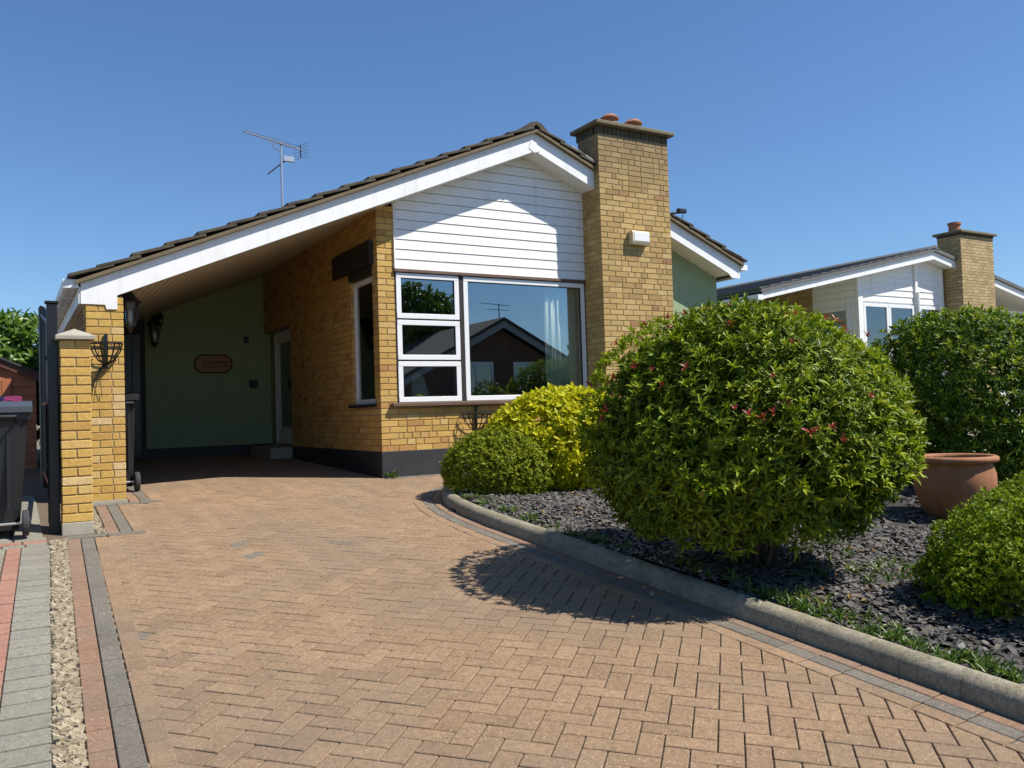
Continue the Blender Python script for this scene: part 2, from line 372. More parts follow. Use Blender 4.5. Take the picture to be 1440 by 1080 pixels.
def kerb_dist(x, y):         # signed: + on the driveway side
    d = np.hypot(KF[:, 0]-x, KF[:, 1]-y); i = int(d.argmin()); j = min(max(i, 1), len(KF)-2); t = KF[j+1]-KF[j-1]
    s = t[0]*(y-KF[i, 1])-t[1]*(x-KF[i, 0])
    return d[i] if s > 0 else -d[i]
def in_drive(x, y):
    if y > 5.3 or y < -10.4: return False
    if x < left_edge(y)+.185: return False
    if y > -.02: return -2.83 < x < -.02
    if x > 6.3: return False
    return kerb_dist(x, y) > .19
# 45 degree herringbone
a45 = math.pi/4; pav = []
ca, sa = math.cos(a45), math.sin(a45); w = .1
for i in range(-140, 141):
    for j in range(-140, 141):
        # herringbone cell: horizontals at (i,j) with (i-j)%4 in {0}, verticals otherwise
        k = (i-j) % 4
        if k == 0: cx, cy, rot = (i+1)*w, (j+.5)*w, 0
        elif k == 2: cx, cy, rot = (i+.5)*w, (j+0)*w, math.pi/2
        else: continue
        X, Y = cx*ca-cy*sa-1.5, cx*sa+cy*ca-4.0
        if -3.9 < X < 6.4 and -10.5 < Y < 5.4 and in_drive(X, Y): pav.append((X, Y, rot+a45))
vis = []
for q in pav:
    u, v, z = proj((q[0], q[1], G(q[1])))
    inside = z > .5 and -40 < u < 1480 and v < 1120
    vis.append(-(1/z**2 if inside else 0))
order = sorted(range(len(pav)), key=lambda i: vis[i])
rest = MB()
pm = block_mesh(.194, .094, 'paver')
for n_, i in enumerate(order):
    x, y, r = pav[i]; dz = rng.uniform(-.0013, .0013)
    Mx = frame_at(x, y, G(y)+dz, r) @ Matrix.Rotation(rng.uniform(-.004, .004), 4, 'X') @ Matrix.Rotation(rng.uniform(-.003, .003), 4, 'Y')
    if n_ < 300: put('paver', pm, Mx, drive)
    else: rest.box(-.097, .097, -.047, .047, -.03, 0, .003, Mx)
tag(rest.build('paving_field', 'paver', drive, fixn=False), kind='stuff')
def course(P, off, mat, parent, name='border_paver', l=.2, w=.095, dz=.004, turn=False):
    """a course of blocks laid along a line, offset sideways (left of travel +)"""
    pts = resample(P, .02); t = np.gradient(pts, axis=0); t /= np.hypot(t[:, 0], t[:, 1])[:, None]; nrm = np.c_[-t[:, 1], t[:, 0]]
    q = resample(pts+nrm*off, l)
    for a, b in zip(q, q[1:]):
        c = (a+b)/2; L = np.hypot(*(b-a)); ang = math.atan2(b[1]-a[1], b[0]-a[0])
        u, v, z = proj((c[0], c[1], G(c[1])))
        if not (z > .4 and -120 < u < 1560 and v < 1250): continue
        put(name, block_mesh(L-(.016 if parent is not drive else .007), w-.004, mat), frame_at(c[0], c[1], G(c[1])+dz+rng.uniform(-.0015, .0015), ang), parent)
LB = [(-3.62-.038*4.3, -10.5), (-3.47, -1.98)]
for k, mt in enumerate(('red_paver', 'grey_paver', 'paver')): course(LB, -(.05+.097*k), mt, drive, l=.2)
LB2 = [(-3.17, -1.9), (-3.15, -.5)]
for k, mt in enumerate(('red_paver', 'grey_paver', 'paver')): course(LB2, -(.05+.097*k), mt, drive)
LB3 = [(-2.83, -.42), (-2.80, 5.3)]
for k, mt in enumerate(('red_paver', 'grey_paver', 'paver')): course(LB3, -(.05+.097*k), mt, drive)
course([(-3.47, -1.93), (-2.88, -1.93)], 0, 'grey_paver', drive, dz=.007); course([(-3.17, -.45), (-2.54, -.45)], 0, 'grey_paver', drive, dz=.007)
for k, mt in enumerate(('red_paver', 'grey_paver', 'paver')): course(KP, .05+.097*k, mt, drive)
course([(0.02, -.06), (6.3, -.06)], 0, 'grey_paver', drive, dz=.006)

# left neighbour's drive
nd = sheet('neighbour_driveway', -9, -3.6, [-10.5, -6, -3, -1, 0, 6.5], 'joint_sand', -.010)
nlb = lambda off: [(-3.88-off, -10.4), (-3.585-off, -2.12)]
for (o_, wd, l, mt) in ((.10, .19, .155, 'pale_paver'), (.245, .095, .2, 'pink_paver'), (.395, .19, .155, 'pale_paver'), (.6, .2, .1, 'pale_paver'), (.81, .2, .1, 'pale_paver')):
    course(nlb(0), o_, mt, nd, 'neighbour_paver', l, wd, dz=.002)
course([(-3.6, -2.06), (-5, -2.06)], 0, 'pale_paver', nd, 'neighbour_paver', .14, .1, .003)
course([(-3.6, -1.95), (-5, -1.95)], 0, 'pink_paver', nd, 'neighbour_paver', .16, .1, .003)
course([(-3.6, -1.84), (-5, -1.84)], 0, 'pale_paver', nd, 'neighbour_paver', .2, .1, .003)
for i in range(12): course([(-3.62, -1.7+i*.21), (-5.2, -1.7+i*.21)], 0, 'pale_paver', nd, 'neighbour_paver', .2, .2, .003)

def pebbles(n, sampler, size, flat, seed, sides=5):
    r = np.random.RandomState(seed); V = []; F = []
    for i in range(n):
        x, y, z = sampler(r); s = size*(.55+r.rand()*.9); el = .6+.8*r.rand(); ang = r.rand()*6.28
        th = np.sort(r.rand(sides)*.5+np.arange(sides))*2*math.pi/sides
        tx, ty = (r.randn(2)*.28)
        top = []; b = len(V)
        for (sc_, h) in ((1., -.5), (.86, .5)):
            for t in th:
                px_, py_ = s*sc_*math.cos(t)*el, s*sc_*math.sin(t)/el; X = px_*math.cos(ang)-py_*math.sin(ang); Y = px_*math.sin(ang)+py_*math.cos(ang)
                V.append((x+X, y+Y, z+h*s*flat+X*tx+Y*ty))
        k = sides
        F.append(tuple(range(b+k, b+2*k)))
        for q in range(k): F.append((b+q, b+(q+1) % k, b+k+(q+1) % k, b+k+q))
    m = MB(); m.v = V; m.f = F; return m
def gs(r):
    y = -10+8.05*math.sqrt(r.rand()) if r.rand() < .3 else -8.2+6.25*r.rand()
    xr = -3.47-.038*(-2-y)-.005; xl = -3.585-.0357*(-2.12-y)+.005
    return (xl+(xr-xl)*r.rand(), y, G(y)-.012+r.rand()*.012)
tag(pebbles(4300, gs, .015, .9, 3).build('gravel_strip', 'gravel', fixn=False), 'strip of pale loose gravel between the two driveways', 'gravel', kind='stuff')
gsp = pebbles(260, lambda r: ((-3.19+.07*r.rand()-.05, -1.85+1.3*r.rand(), 0), 0)[0], .011, .9, 5)
gsp.v = [(x, y, z+G(y)) for x, y, z in gsp.v]
tag(gsp.build('gravel_pocket', 'gravel', fixn=False), 'pocket of pale gravel at the foot of the gate pillar', 'gravel', kind='stuff')

# ------------------------------------------------------------------ kerb
kerb = empty('kerb', (-.29, -6, G(-6))); tag(kerb, kind='structure')
ks = resample(KP, .01); step = 22
prof = [(0, -.06), (0, .0), (0, .05), (-.004, .08), (-.016, .105), (-.034, .124), (-.058, .134), (-.085, .136), (-.11, .13), (-.12, .11), (-.125, .08), (-.125, -.06)]
i = 0; kr = random.Random(4)
while i < len(ks)-2:
    L = kr.choice((30, 45, 60, 90)); j = min(i+L, len(ks)-1); pts = ks[np.unique(np.linspace(i, j, max(3, (j-i)//7)).astype(int))]
    y = ks[(i+j)//2][1]; x = ks[(i+j)//2][0]
    if x < 3.5 and y > -9.6:
        m = MB(); vs = []; fs = []; n = len(pts); jt = kr.uniform(-.002, .002)
        for q, p in enumerate(pts):
            a = pts[max(q-1, 0)]; b = pts[min(q+1, n-1)]; t = (b-a)/max(1e-6, np.hypot(*(b-a))); nn = np.array((-t[1], t[0]))
            sh = .0016 if q == 0 else (-.0016 if q == n-1 else 0)
            for (o_, h) in prof:
                e = .0012 if q in (0, n-1) and h > .07 else 0
                h = h*.84 if h > 0 else h; P = p+nn*(o_+jt*.6-(e*.5 if o_ > -.05 else -e*.5))+t*sh; vs.append((P[0], P[1], G(P[1])+h-e*.7+jt*.5))
        k = len(prof)
        for q in range(n-1):
            for r_ in range(k-1): fs.append((q*k+r_, (q+1)*k+r_, (q+1)*k+r_+1, q*k+r_+1))
        b0 = len(vs); vs += vs[:k]+vs[-k:]; fs += [tuple(range(b0, b0+k)), tuple(range(b0+2*k-1, b0+k-1, -1))]
        m.add(vs, fs); m.build('kerb_stone', 'kerb_concrete', kerb, smooth=True)
    i = j

# ------------------------------------------------------------------ planting bed
bed = MB(); vs = []; fs = []
by = [-10.4+i*.3 for i in range(33)]; by = [y for y in by if y < -.9]+[-.9]
bx = [i*.35 for i in range(-1, 20)]
idx = {}
for a, x in enumerate(bx):
    for b, y in enumerate(by):
        xx = x
        idx[a, b] = len(vs); vs.append((xx, y, G(y)+.085+.02*math.sin(x*3+y*2)))
for a in range(len(bx)-1):
    for b in range(len(by)-1):
        cx, cy = (bx[a]+bx[a+1])/2, (by[b]+by[b+1])/2
        if kerb_dist(cx, cy) < -.05 or cx > .3 and cy < -1.4: fs.append((idx[a, b], idx[a+1, b], idx[a+1, b+1], idx[a, b+1]))
# hide bed corners that poke past the kerb
vs = [(x if kerb_dist(x, y) < -.06 else x+max(0, .2-x) if y < -2.5 else x, y, z if kerb_dist(x, y) < -.06 else G(y)-.02) for x, y, z in vs]
bed.add(vs, fs); tag(bed.build('planting_bed', 'soil', fixn=False), kind='structure')
def bedz(x, y): return G(y)+.085+.02*math.sin(x*3+y*2)
def ss(r):
    while True:
        if r.rand() < .6: x, y = -.15+2.6*r.rand(), -8.6+7.2*r.rand()
        else: x, y = -.15+6.3*r.rand(), -8+7.0*r.rand()
        if kerb_dist(x, y) < -.14: return (x, y, bedz(x, y)+.004+.016*r.rand())
tag(pebbles(26000, ss, .021, .20, 9).build('slate_chippings', 'slate', fixn=False), 'dark grey slate chippings covering the planting bed', 'slate', kind='stuff')

# ------------------------------------------------------------------ foliage generator
def leaves_mesh(P, D, Nn, L, Wd, curl, name, mat, parent):
    """P base points, D leaf direction, Nn leaf normal, lengths, widths: 6 vertex leaves"""
    n = len(P); Sd = np.cross(D, Nn); Sd /= np.linalg.norm(Sd, axis=1)[:, None]+1e-9
    L = L[:, None]; Wd = Wd[:, None]; c = curl[:, None]
    v = np.empty((n, 7, 3))
    v[:, 0] = P
    mid1 = P+D*L*.33+Nn*L*.06*c; mid2 = P+D*L*.68+Nn*L*.02*c; tip = P+D*L*.98-Nn*L*.16*c
    v[:, 1] = mid1+Sd*Wd*.42+Nn*Wd*.14; v[:, 2] = mid1-Sd*Wd*.42+Nn*Wd*.14
    v[:, 3] = mid2+Sd*Wd*.36+Nn*Wd*.10; v[:, 4] = mid2-Sd*Wd*.36+Nn*Wd*.10
    v[:, 5] = tip; v[:, 6] = (mid1+mid2)/2-Nn*Wd*.05
    tri = np.array([[0, 6, 1], [0, 2, 6], [1, 6, 3], [2, 4, 6], [3, 6, 5], [4, 5, 6]])
    F = (tri[None]+7*np.arange(n)[:, None, None]).reshape(-1, 3)
    me = bpy.data.meshes.new(name); me.vertices.add(n*7); me.vertices.foreach_set('co', v.reshape(-1).astype(np.float32))
    nf = len(F); me.loops.add(nf*3); me.loops.foreach_set('vertex_index', F.reshape(-1).astype(np.int32))
    me.polygons.add(nf); me.polygons.foreach_set('loop_start', np.arange(0, nf*3, 3, dtype=np.int32)); me.update(); me.validate()
    return link(name, me, mat, parent)
def unit(a): return a/(np.linalg.norm(a, axis=-1, keepdims=True)+1e-9)
def lumps(r, k): return unit(r.randn(k, 3)), r.rand(k)
def rosettes(r, center, rad, n, shell, amp, k_lump, zmin, up=.35, jit=.45, sharp=14, squash=None, cut=0.0):
    d = unit(r.randn(int(n*1.7), 3)); d = d[d[:, 2]*rad[2] > zmin][:n]
    ld_, lh = lumps(r, k_lump)
    f = np.exp(sharp*((d@ld_.T)-1))@(lh*2-.6); f = f/max(1e-6, np.abs(f).max())
    sh = shell[0]+(shell[1]-shell[0])*r.rand(len(d))**.55
    if squash:      # superellipsoid: boxier hedge
        q = (np.abs(d)**squash).sum(1)**(-1/squash); d2 = d*q[:, None]
    else: d2 = d
    off = d2*rad*(1+amp*f)[:, None]*sh[:, None]
    if cut: off[:, :2] *= (1-cut*np.clip(-off[:, 2]/rad[2], 0, 1)**1.5)[:, None]
    P = center+off
    ax = unit(unit(d/np.array(rad))+np.array([0, 0, up])+jit*r.randn(len(d), 3)*.6)
    return P, ax
def rosette_leaves(r, P, ax, k, L, Wd, open_=(35, 85), var=.42, curl=1.0, stem=.0):
    n = len(P); a = unit(np.cross(ax, unit(r.randn(n, 3)))); b = np.cross(ax, a)
    ph = (np.arange(k)*2.399)[None]+r.rand(n, 1)*6.28+r.randn(n, k)*.25
    e = np.radians(np.linspace(open_[0], open_[1], k)[None]+r.randn(n, k)*9)
    dirv = a[:, None]*np.cos(ph)[..., None]+b[:, None]*np.sin(ph)[..., None]
    D = ax[:, None]*np.cos(e)[..., None]+dirv*np.sin(e)[..., None]
    Nn = ax[:, None]*np.sin(e)[..., None]-dirv*np.cos(e)[..., None]
    base = P[:, None]-ax[:, None]*(np.linspace(0, stem, k)[None]*(1+0*ph))[..., None]
    sz = (1-var+2*var*r.rand(n, k))*(.8+.4*r.rand(n, 1))
    return base.reshape(-1, 3), unit(D.reshape(-1, 3)), unit(Nn.reshape(-1, 3)), (L*sz).reshape(-1), (Wd*sz).reshape(-1), (curl*(.5+r.rand(n*k)))
def stems(center, base, rad, n, r, name, parent, r0=.014, up=.55, mat='bark'):
    for i in range(n):
        a = r.rand()*6.28; q = r.rand()**.5; e = np.array([center[0]+rad[0]*.62*q*math.cos(a), center[1]+rad[1]*.62*q*math.sin(a), center[2]+rad[2]*(up-1+ .7*r.rand())])
        b = np.array(base)+np.array([.16*math.cos(a)*q, .16*math.sin(a)*q, -.02]); m = (b+e)/2+np.array([.06*r.randn(), .06*r.randn(), .05]); m[:2] = m[:2]*.6+b[:2]*.4
        MB().tube([b, b*.6+m*.4, m, m*.4+e*.6, e], [r0, r0*.9, r0*.75, r0*.55, r0*.3], 5).build(name, mat, parent, smooth=True)
def shrub(name, label, center, rad, n, k, L, Wd, mat, seed, shell=(.7, 1.02), amp=.06, k_lump=40, zmin=-.72, up=.35, jit=.45, open_=(35, 85), nstem=7, group=None, base=None, curl=1., squash=None, sharp=14, extra=None, r0=.014, stem=0.0, cut=0.0, tips=None):
    r = np.random.RandomState(seed); center = np.array(center, float); rad = np.array(rad, float)
    base = base if base is not None else (center[0], center[1], bedz(center[0], center[1]))
    t = empty(name, base, label, 'shrub', group)
    P, ax = rosettes(r, center, rad, n, shell, amp, k_lump, zmin*rad[2], up, jit, sharp, squash, cut)
    if extra is not None:
        for (c2, rd2, n2) in extra:
            P2, ax2 = rosettes(r, np.array(c2), np.array(rd2), n2, shell, amp, k_lump, zmin*rd2[2], up, jit, sharp, squash); P = np.r_[P, P2]; ax = np.r_[ax, ax2]
    leaves_mesh(*rosette_leaves(r, P, ax, k, L, Wd, open_, curl=curl, stem=stem), 'foliage', mat, t)
    if tips is not None:
        tm, tn, tl_, tw = tips; P2, ax2 = rosettes(np.random.RandomState(seed), center, rad, tn, (.97, 1.05), amp, k_lump, -.25*rad[2], up+.4, jit, sharp, squash)
        leaves_mesh(*rosette_leaves(r, P2, ax2, k, tl_, tw, (12, 60), curl=curl), 'young_leaves', tm, t)
    stems(center, base, rad, nstem, r, 'stem', t, r0)
    return t, r, center, rad
big, r_, c_, rd_ = shrub('shrub', 'huge rounded glossy green shrub with red young shoots overhanging the kerb', (.41, -5.47, .475), (1.0, .96, .83), 7800, 9, .060, .0175, 'big_leaf', 21,
    shell=(.55, 1.03), amp=.19, k_lump=90, zmin=-.66, squash=2.15, nstem=18, sharp=22, r0=.02, up=.5, cut=.30, tips=('lime_leaf', 1100, .050, .015), open_=(28, 92), stem=.03)
P, ax = rosettes(r_, c_, rd_, 600, (1.0, 1.05), .09, 60, -.1, .9, .3, squash=2.15)
nred = 0
for p, a in zip(P, ax):
    u, v, z = proj(p)
    if nred < 44 and (p-c_)@(CAMP-c_) > 0.0 and v < 640 and u < 1235 and r_.rand() < .45:
        leaves_mesh(*rosette_leaves(r_, (p+a*.045)[None], a[None], 7, .042, .013, (15, 65)), 'red_shoot', 'red_shoot', big); nred += 1
shrub('shrub', 'golden yellow leafy shrub in front of the window', (1.50, -1.70, .34), (.92, .74, .62), 3300, 7, .070, .031, 'yellow_leaf', 31, shell=(.74, 1.02), amp=.07, k_lump=40, zmin=-.75, nstem=6, open_=(30, 85), curl=.6)
shrub('shrub', 'low clipped olive green shrub on the curved end of the kerb', (.56, -1.86, .15), (.60, .56, .42), 3600, 7, .036, .014, 'small_leaf', 41, shell=(.78, 1.0), amp=.035, k_lump=40, zmin=-.75, nstem=4, open_=(20, 80), curl=.5)
shrub('shrub', 'tall broad dark green shrub behind the terracotta pot', (5.42, -4.0, .66), (1.02, .9, .98), 5600, 8, .07, .020, 'hedge_leaf', 51, shell=(.62, 1.02), tips=('lime_leaf', 700, .055, .016), amp=.07, k_lump=60, zmin=-.9, nstem=9, squash=2.8, open_=(25, 90))
CON1 = CAMP+4.75*ray((1463, 806)); CON2 = CAMP+5.85*ray((1490, 756)); lob = []; lr = np.random.RandomState(6)
for cc, rr_, nn_ in ((CON1, (.47, .45, .35), 44), (CON2, (.48, .44, .35), 34)):
    for q in range(nn_):
        d = unit(lr.randn(3)); d[2] = abs(d[2])*1.0-.25 if q % 4 else -abs(d[2])*.6; d = unit(d); s_ = .13+.07*lr.rand()
        lob.append((tuple(np.array(cc)+d*np.array(rr_)), (s_, s_, s_*.85), 210))
shrub('shrub', 'mossy mounded dwarf conifer with bright green lumpy top beside the kerb', tuple(CON1), (.48, .46, .36), 1600, 7, .026, .011, 'moss_leaf', 61, shell=(.7, 1.02), amp=.1, k_lump=30, zmin=-.9, nstem=3, sharp=30, open_=(15, 75), curl=.5, up=.2, jit=.3, extra=lob)

# terracotta pot
pz = bedz(3.38, -5.07)-.01
pot = empty('terracotta_pot', (3.38, -5.07, pz), 'wide terracotta pot with rolled rim standing on slate', 'pot')
MB().lathe([(.20, 0), (.235, .02), (.30, .14), (.335, .28), (.33, .40), (.305, .475), (.31, .49), (.345, .495), (.36, .515), (.355, .54), (.335, .552), (.305, .545), (.30, .52), (.30, .46)], (3.38, -5.07, pz), 40).build('pot_body', 'terracotta', pot, smooth=True)
MB().lathe([(.0, .455), (.15, .46), (.302, .455)], (3.38, -5.07, pz), 24).build('compost', 'soil', pot)
r = np.random.RandomState(5); a = r.rand(26)*6.28; q = .24*r.rand(26)**.5
P = np.c_[3.38+q*np.cos(a), -5.07+q*np.sin(a), np.full(26, pz+.46)]
leaves_mesh(*rosette_leaves(r, P, unit(np.c_[r.randn(26, 2)*.2, np.ones(26)]), 6, .07, .02, (15, 60)), 'seedlings', 'weed_leaf', pot)

# weeds along the kerb and by the wall
r = np.random.RandomState(8); P = []
for i in range(420):
    y = -8.3+r.rand()*6.0; x = -.15+abs(r.randn())*.09
    if r.rand() < .25+.6*(y < -6.0): P.append((x+.02, y, bedz(x, y)))
for i in range(60):
    x, y = .35+r.rand()*1.2, -6.4+r.rand()*1.6; P.append((x, y, bedz(x, y)))
P = np.array(P); n = len(P)
tag(leaves_mesh(*rosette_leaves(r, P, unit(np.c_[r.randn(n, 2)*.3, np.ones(n)]), 9, .075, .011, (10, 70)), 'weeds', 'weed_leaf', None), 'low green weeds growing along the inside of the kerb', 'weeds', kind='stuff')
n = 170; P = []
while len(P) < n:
    x, y = -.1+2.4*r.rand(), -7.8+5.8*r.rand()
    if kerb_dist(x, y) < -.15: P.append((x, y, bedz(x, y)+.028))
P = np.array(P); d_ = unit(np.c_[r.randn(n, 2), r.randn(n)*.15]); nn_ = unit(np.c_[r.randn(n, 2)*.25, np.ones(n)])
tag(leaves_mesh(P, d_, nn_, .05+.03*r.rand(n), .02+.012*r.rand(n), .5+r.rand(n), 'fallen_leaves', 'dead_leaf', None), 'scattered brown fallen leaves on the slate bed', 'leaves', kind='stuff')
P = np.array([(.13+.05*r.randn(), -.07+.02*r.randn(), G(-.07)) for i in range(7)])
wd = leaves_mesh(*rosette_leaves(r, P, unit(np.c_[r.randn(7, 2)*.3, np.ones(7)]), 8, .09, .012, (10, 65)), 'weed', 'weed_leaf', None)
tag(wd, 'small green weed at the house corner against the black plinth', 'weed')

# ------------------------------------------------------------------ the bungalow
house = empty('bungalow', (1.2, 2, 0), 'yellow brick bungalow with carport, white gable boards and broad chimney', 'house')
SL = .4189; APX, APZ = 2.128, 4.39
def rtop(x): return APZ-SL*abs(x-APX)
def rbot(x): return rtop(x)-.24
BRICKS = []       # (matrix, length, wall part, material)
def lay(wall, mat, face, a0, a1, z0, z1, start_own, end_own, holes=(), seed=1, plane=0.0, z_stagger=0, bond=None):
    """face '-y','-x','+x','+y': lays stretchers and headers along the wall; own: which course parity turns the corner (None = plain end)"""
    rr = random.Random(seed); n = int(round((z1-z0)/.075))
    for k in range(n):
        z = z0+k*.075; lo, hi = a0, a1
        if start_own is not None and (k % 2) != start_own: lo += .1125
        if end_own is not None and (k % 2) != end_own: hi -= .1125
        pos = lo; first = True; closer = False; alt = (k % 2); h = rr.random() < .5
        segs = []
        while pos < hi-.02:
            L = .215 if (h or (first and start_own is not None)) else .1025
            if rr.random() < .18 and not first: L = .215 if L < .2 else .1025
            if first and start_own is not None and (k % 2) == start_own: L = .215
            if not first and not closer: L = rr.choice((.055, .1025, .16, .215)); closer = True
            if hi-(pos+L) < .05: L = hi-pos
            segs.append((pos, min(pos+L, hi))); pos += L+.01; h = not h; first = False
        for (s0, s1) in segs:
            parts = [(s0, s1)]
            for (h0, h1, hz0, hz1) in holes:
                if z+.065 > hz0+.005 and z < hz1-.005:
                    np_ = []
                    for (p0, p1) in parts:
                        if p1 <= h0 or p0 >= h1: np_.append((p0, p1))
                        else:
                            if p0 < h0-.02: np_.append((p0, h0))
                            if p1 > h1+.02: np_.append((h1, p1))
                    parts = np_
            for (p0, p1) in parts:
                if p1-p0 < .025: continue
                jy = rr.uniform(-.0015, .0015)
                if face == '-y': Mx = Matrix.Translation((p0, plane+jy, z))
                elif face == '-x': Mx = Matrix.Translation((plane+jy, p1, z)) @ Matrix.Rotation(-math.pi/2, 4, 'Z')
                elif face == '+x': Mx = Matrix.Translation((plane+jy, p0, z)) @ Matrix.Rotation(math.pi/2, 4, 'Z')
                BRICKS.append((Mx, p1-p0, wall, mat))
# mortar cores
fw = MB().box(.007, 3.10, .007, .10, .30, .85).box(.007, .205, .007, .10, .85, 3.30).build('front_wall', 'mortar', house)
sw = MB()
for (y0, y1, z0, z1) in ((.101, .17, .30, 3.3), (.17, .95, .30, .86), (.17, .95, 2.5, 3.3), (.95, 3.74, .30, 3.3), (3.74, 5.33, 2.24, 3.3)): sw.box(.007, .10, y0, y1, z0, z1)
sw = sw.build('side_wall', 'mortar', house)
lay(fw, 'brick', '-y', 0, 3.075, .315, 3.30, 0, None, [(.2175, 9, .85, 9)], 3, 0)
lay(sw, 'brick', '-x', 0, 5.33, .315, 3.30, 1, None, [(.18, .94, .86, 2.50), (3.74, 5.4, .0, 2.24)], 5, 0)
MB().box(-.006, 3.1, -.006, .11, -.25, .315, .003).box(-.006, .11, .11, 3.74, -.15, .315, .003).build('plinth', 'black_plinth', house)
# chimney
ch = MB().box(3.078, 4.304, -.414, .04, -.3, 4.60).build('chimney', 'mortar', house)
CHW = (3.072, 4.31)
lay(ch, 'chimney_brick', '-y', CHW[0], CHW[1], .0, 4.50, 0, 0, (), 11, -.42)
lay(ch, 'chimney_brick', '-x', -.42, .05, .0, 4.50, 1, None, (), 12, CHW[0])
lay(ch, 'chimney_brick', '+x', -.42, .05, .0, 4.50, 1, None, (), 13, CHW[1])
for k in range(17):      # soldier course under the cap
    x0 = CHW[0]+k*.0732
    BRICKS.append((Matrix.Translation((x0, -.418, 4.50)), -.0652, ch, 'sooty_brick'))
for k in range(6): 
    BRICKS.append((Matrix.Translation((CHW[0]-.0, -.35+k*.075+.065, 4.50)) @ Matrix.Rotation(-math.pi/2, 4, 'Z'), -.0652, ch, 'sooty_brick'))
    BRICKS.append((Matrix.Translation((CHW[1], -.35+k*.075, 4.50)) @ Matrix.Rotation(math.pi/2, 4, 'Z'), -.0652, ch, 'sooty_brick'))
MB().box(CHW[0]-.075, CHW[1]+.075, -.50, .14, 4.606, 4.665, .012).build('cap_slab', 'old_concrete', ch)
MB().box(CHW[0]+.05, CHW[1]-.05, -.37, .0, 4.665, 4.70, .015).build('flaunching', 'old_concrete', ch)
for (x, hh) in ((3.47, .16), (3.89, .15)):
    MB().lathe([(.115, 0), (.12, .03), (.105, .05), (.10, hh-.05), (.13, hh-.04), (.135, hh-.02), (.08, hh+.025), (.03, hh+.04)], (x, -.18, 4.69), 20).build('chimney_pot', 'chimney_pot_clay', ch, smooth=False)
# carport pier
pr = MB().box(-3.184, -2.856, -.294, .03, -.1, 2.02).build('carport_pier', 'mortar', house)
lay(pr, 'pillar_brick', '-y', -3.19, -2.85, .0, 2.03, 0, 0, (), 17, -.30)
lay(pr, 'pillar_brick', '+x', -.30, .04, .0, 2.03, 1, None, (), 18, -2.85)
lay(pr, 'pillar_brick', '-x', -.30, .04, .0, 2.03, 1, None, (), 19, -3.19)
MB().box(-3.2, -2.84, -.31, .05, -.2, -.001, .004).build('pier_footing', 'concrete', house)
# place bricks: the 300 that show largest as objects, the rest joined per wall
OCC = [(672, 540, 850, 700), (610, 605, 780, 715), (820, 430, 1300, 800), (84, 457, 130, 755)]
def shown(b):
    Mx, L, wl, mt = b; c = Mx @ Vector((abs(L)/2, 0, .03)); n = (Mx.to_3x3() @ Vector((0, -1, 0))); d = Vector(CAMP)-c
    cs = n.dot(d.normalized())
    if cs <= 0: return 0
    u, v, z = proj(c)
    if not (0 < u < 1440 and 0 < v < 1080): return 0
    for (a, b_, c2, d2) in OCC:
        if a < u < c2 and b_ < v < d2 and z > 7.1 or (a < u < c2 and b_ < v < d2 and a == 820): return 0
    return abs(L)*cs/z**2
sco = [shown(b) for b in BRICKS]; od = sorted(range(len(BRICKS)), key=lambda i: -sco[i])
BM = {}; joined = {}
def brick_mesh(L, mat):
    k = (round(L, 3), mat)
    if k not in BM:
        vs, fs = cbox(0, L, 0, .1025, 0, .065, .0025) if L > 0 else cbox(0, -L, 0, .1, 0, .10, .003)
        me = bpy.data.meshes.new('brick'); me.from_pydata(vs, [], fs); me.materials.append(M_(mat)); BM[k] = me
    return BM[k]
for n_, i in enumerate(od):
    Mx, L, wl, mt = BRICKS[i]
    if n_ < 300 and sco[i] > 0: put('brick', brick_mesh(L, mt), Mx, wl)
    else:
        m = joined.setdefault((wl.name, mt), (MB(), wl, mt))[0]
        if L > 0: m.box(0, L, 0, .1025, 0, .065, .0025, Mx)
        else: m.box(0, -L, 0, .1, 0, .10, .003, Mx)
for (m, wl, mt) in joined.values(): tag(m.build('brickwork', mt, wl, fixn=False), kind='stuff')

# white boards of the gable
def clip_poly(poly, f):      # keep f(p)>=0
    out = []
    for i in range(len(poly)):
        a, b = poly[i], poly[(i+1) % len(poly)]; fa, fb = f(a), f(b)
        if fa >= 0: out.append(a)
        if fa*fb < 0: t = fa/(fa-fb); out.append((a[0]+(b[0]-a[0])*t, a[1]+(b[1]-a[1])*t))
    return out
gab = MB().prism([(.217, 2.53), (3.09, 2.53), (3.09, rbot(3.09)+.05), (APX, rbot(APX)+.05), (.217, rbot(.217)+.05)], .03, .10).build('gable_wall', 'dark_timber', house)
z = 2.545; k = 0
while z < 4.25:
    poly = [(.2325, z), (3.085, z), (3.085, z+.1165), (.2325, z+.1165)]
    poly = clip_poly(clip_poly(poly, lambda p: APZ-.22-SL*(APX-p[0])-p[1]), lambda p: APZ-.22-SL*(p[0]-APX)-p[1])
    if len(poly) > 2:
        n = len(poly); m = MB(); yo = lambda zz: -.012+.008*(zz-z)/.1165
        m.add([(a, yo(b), b) for a, b in poly]+[(a, .035, b) for a, b in poly], [tuple(range(n)), tuple(range(2*n-1, n-1, -1))]+[(i, i+n, (i+1) % n+n, (i+1) % n) for i in range(n)])
        m.build('cladding_board', 'white_boards', gab)
    z += .1225; k += 1
MB().box(.2165, .232, -.024, .03, 2.545, rbot(.22)-.0).build('corner_trim', 'white_paint', house)
MB().box(.21, 3.075, -.035, .06, 2.503, 2.542, .003).build('window_head', 'brown_timber', house)

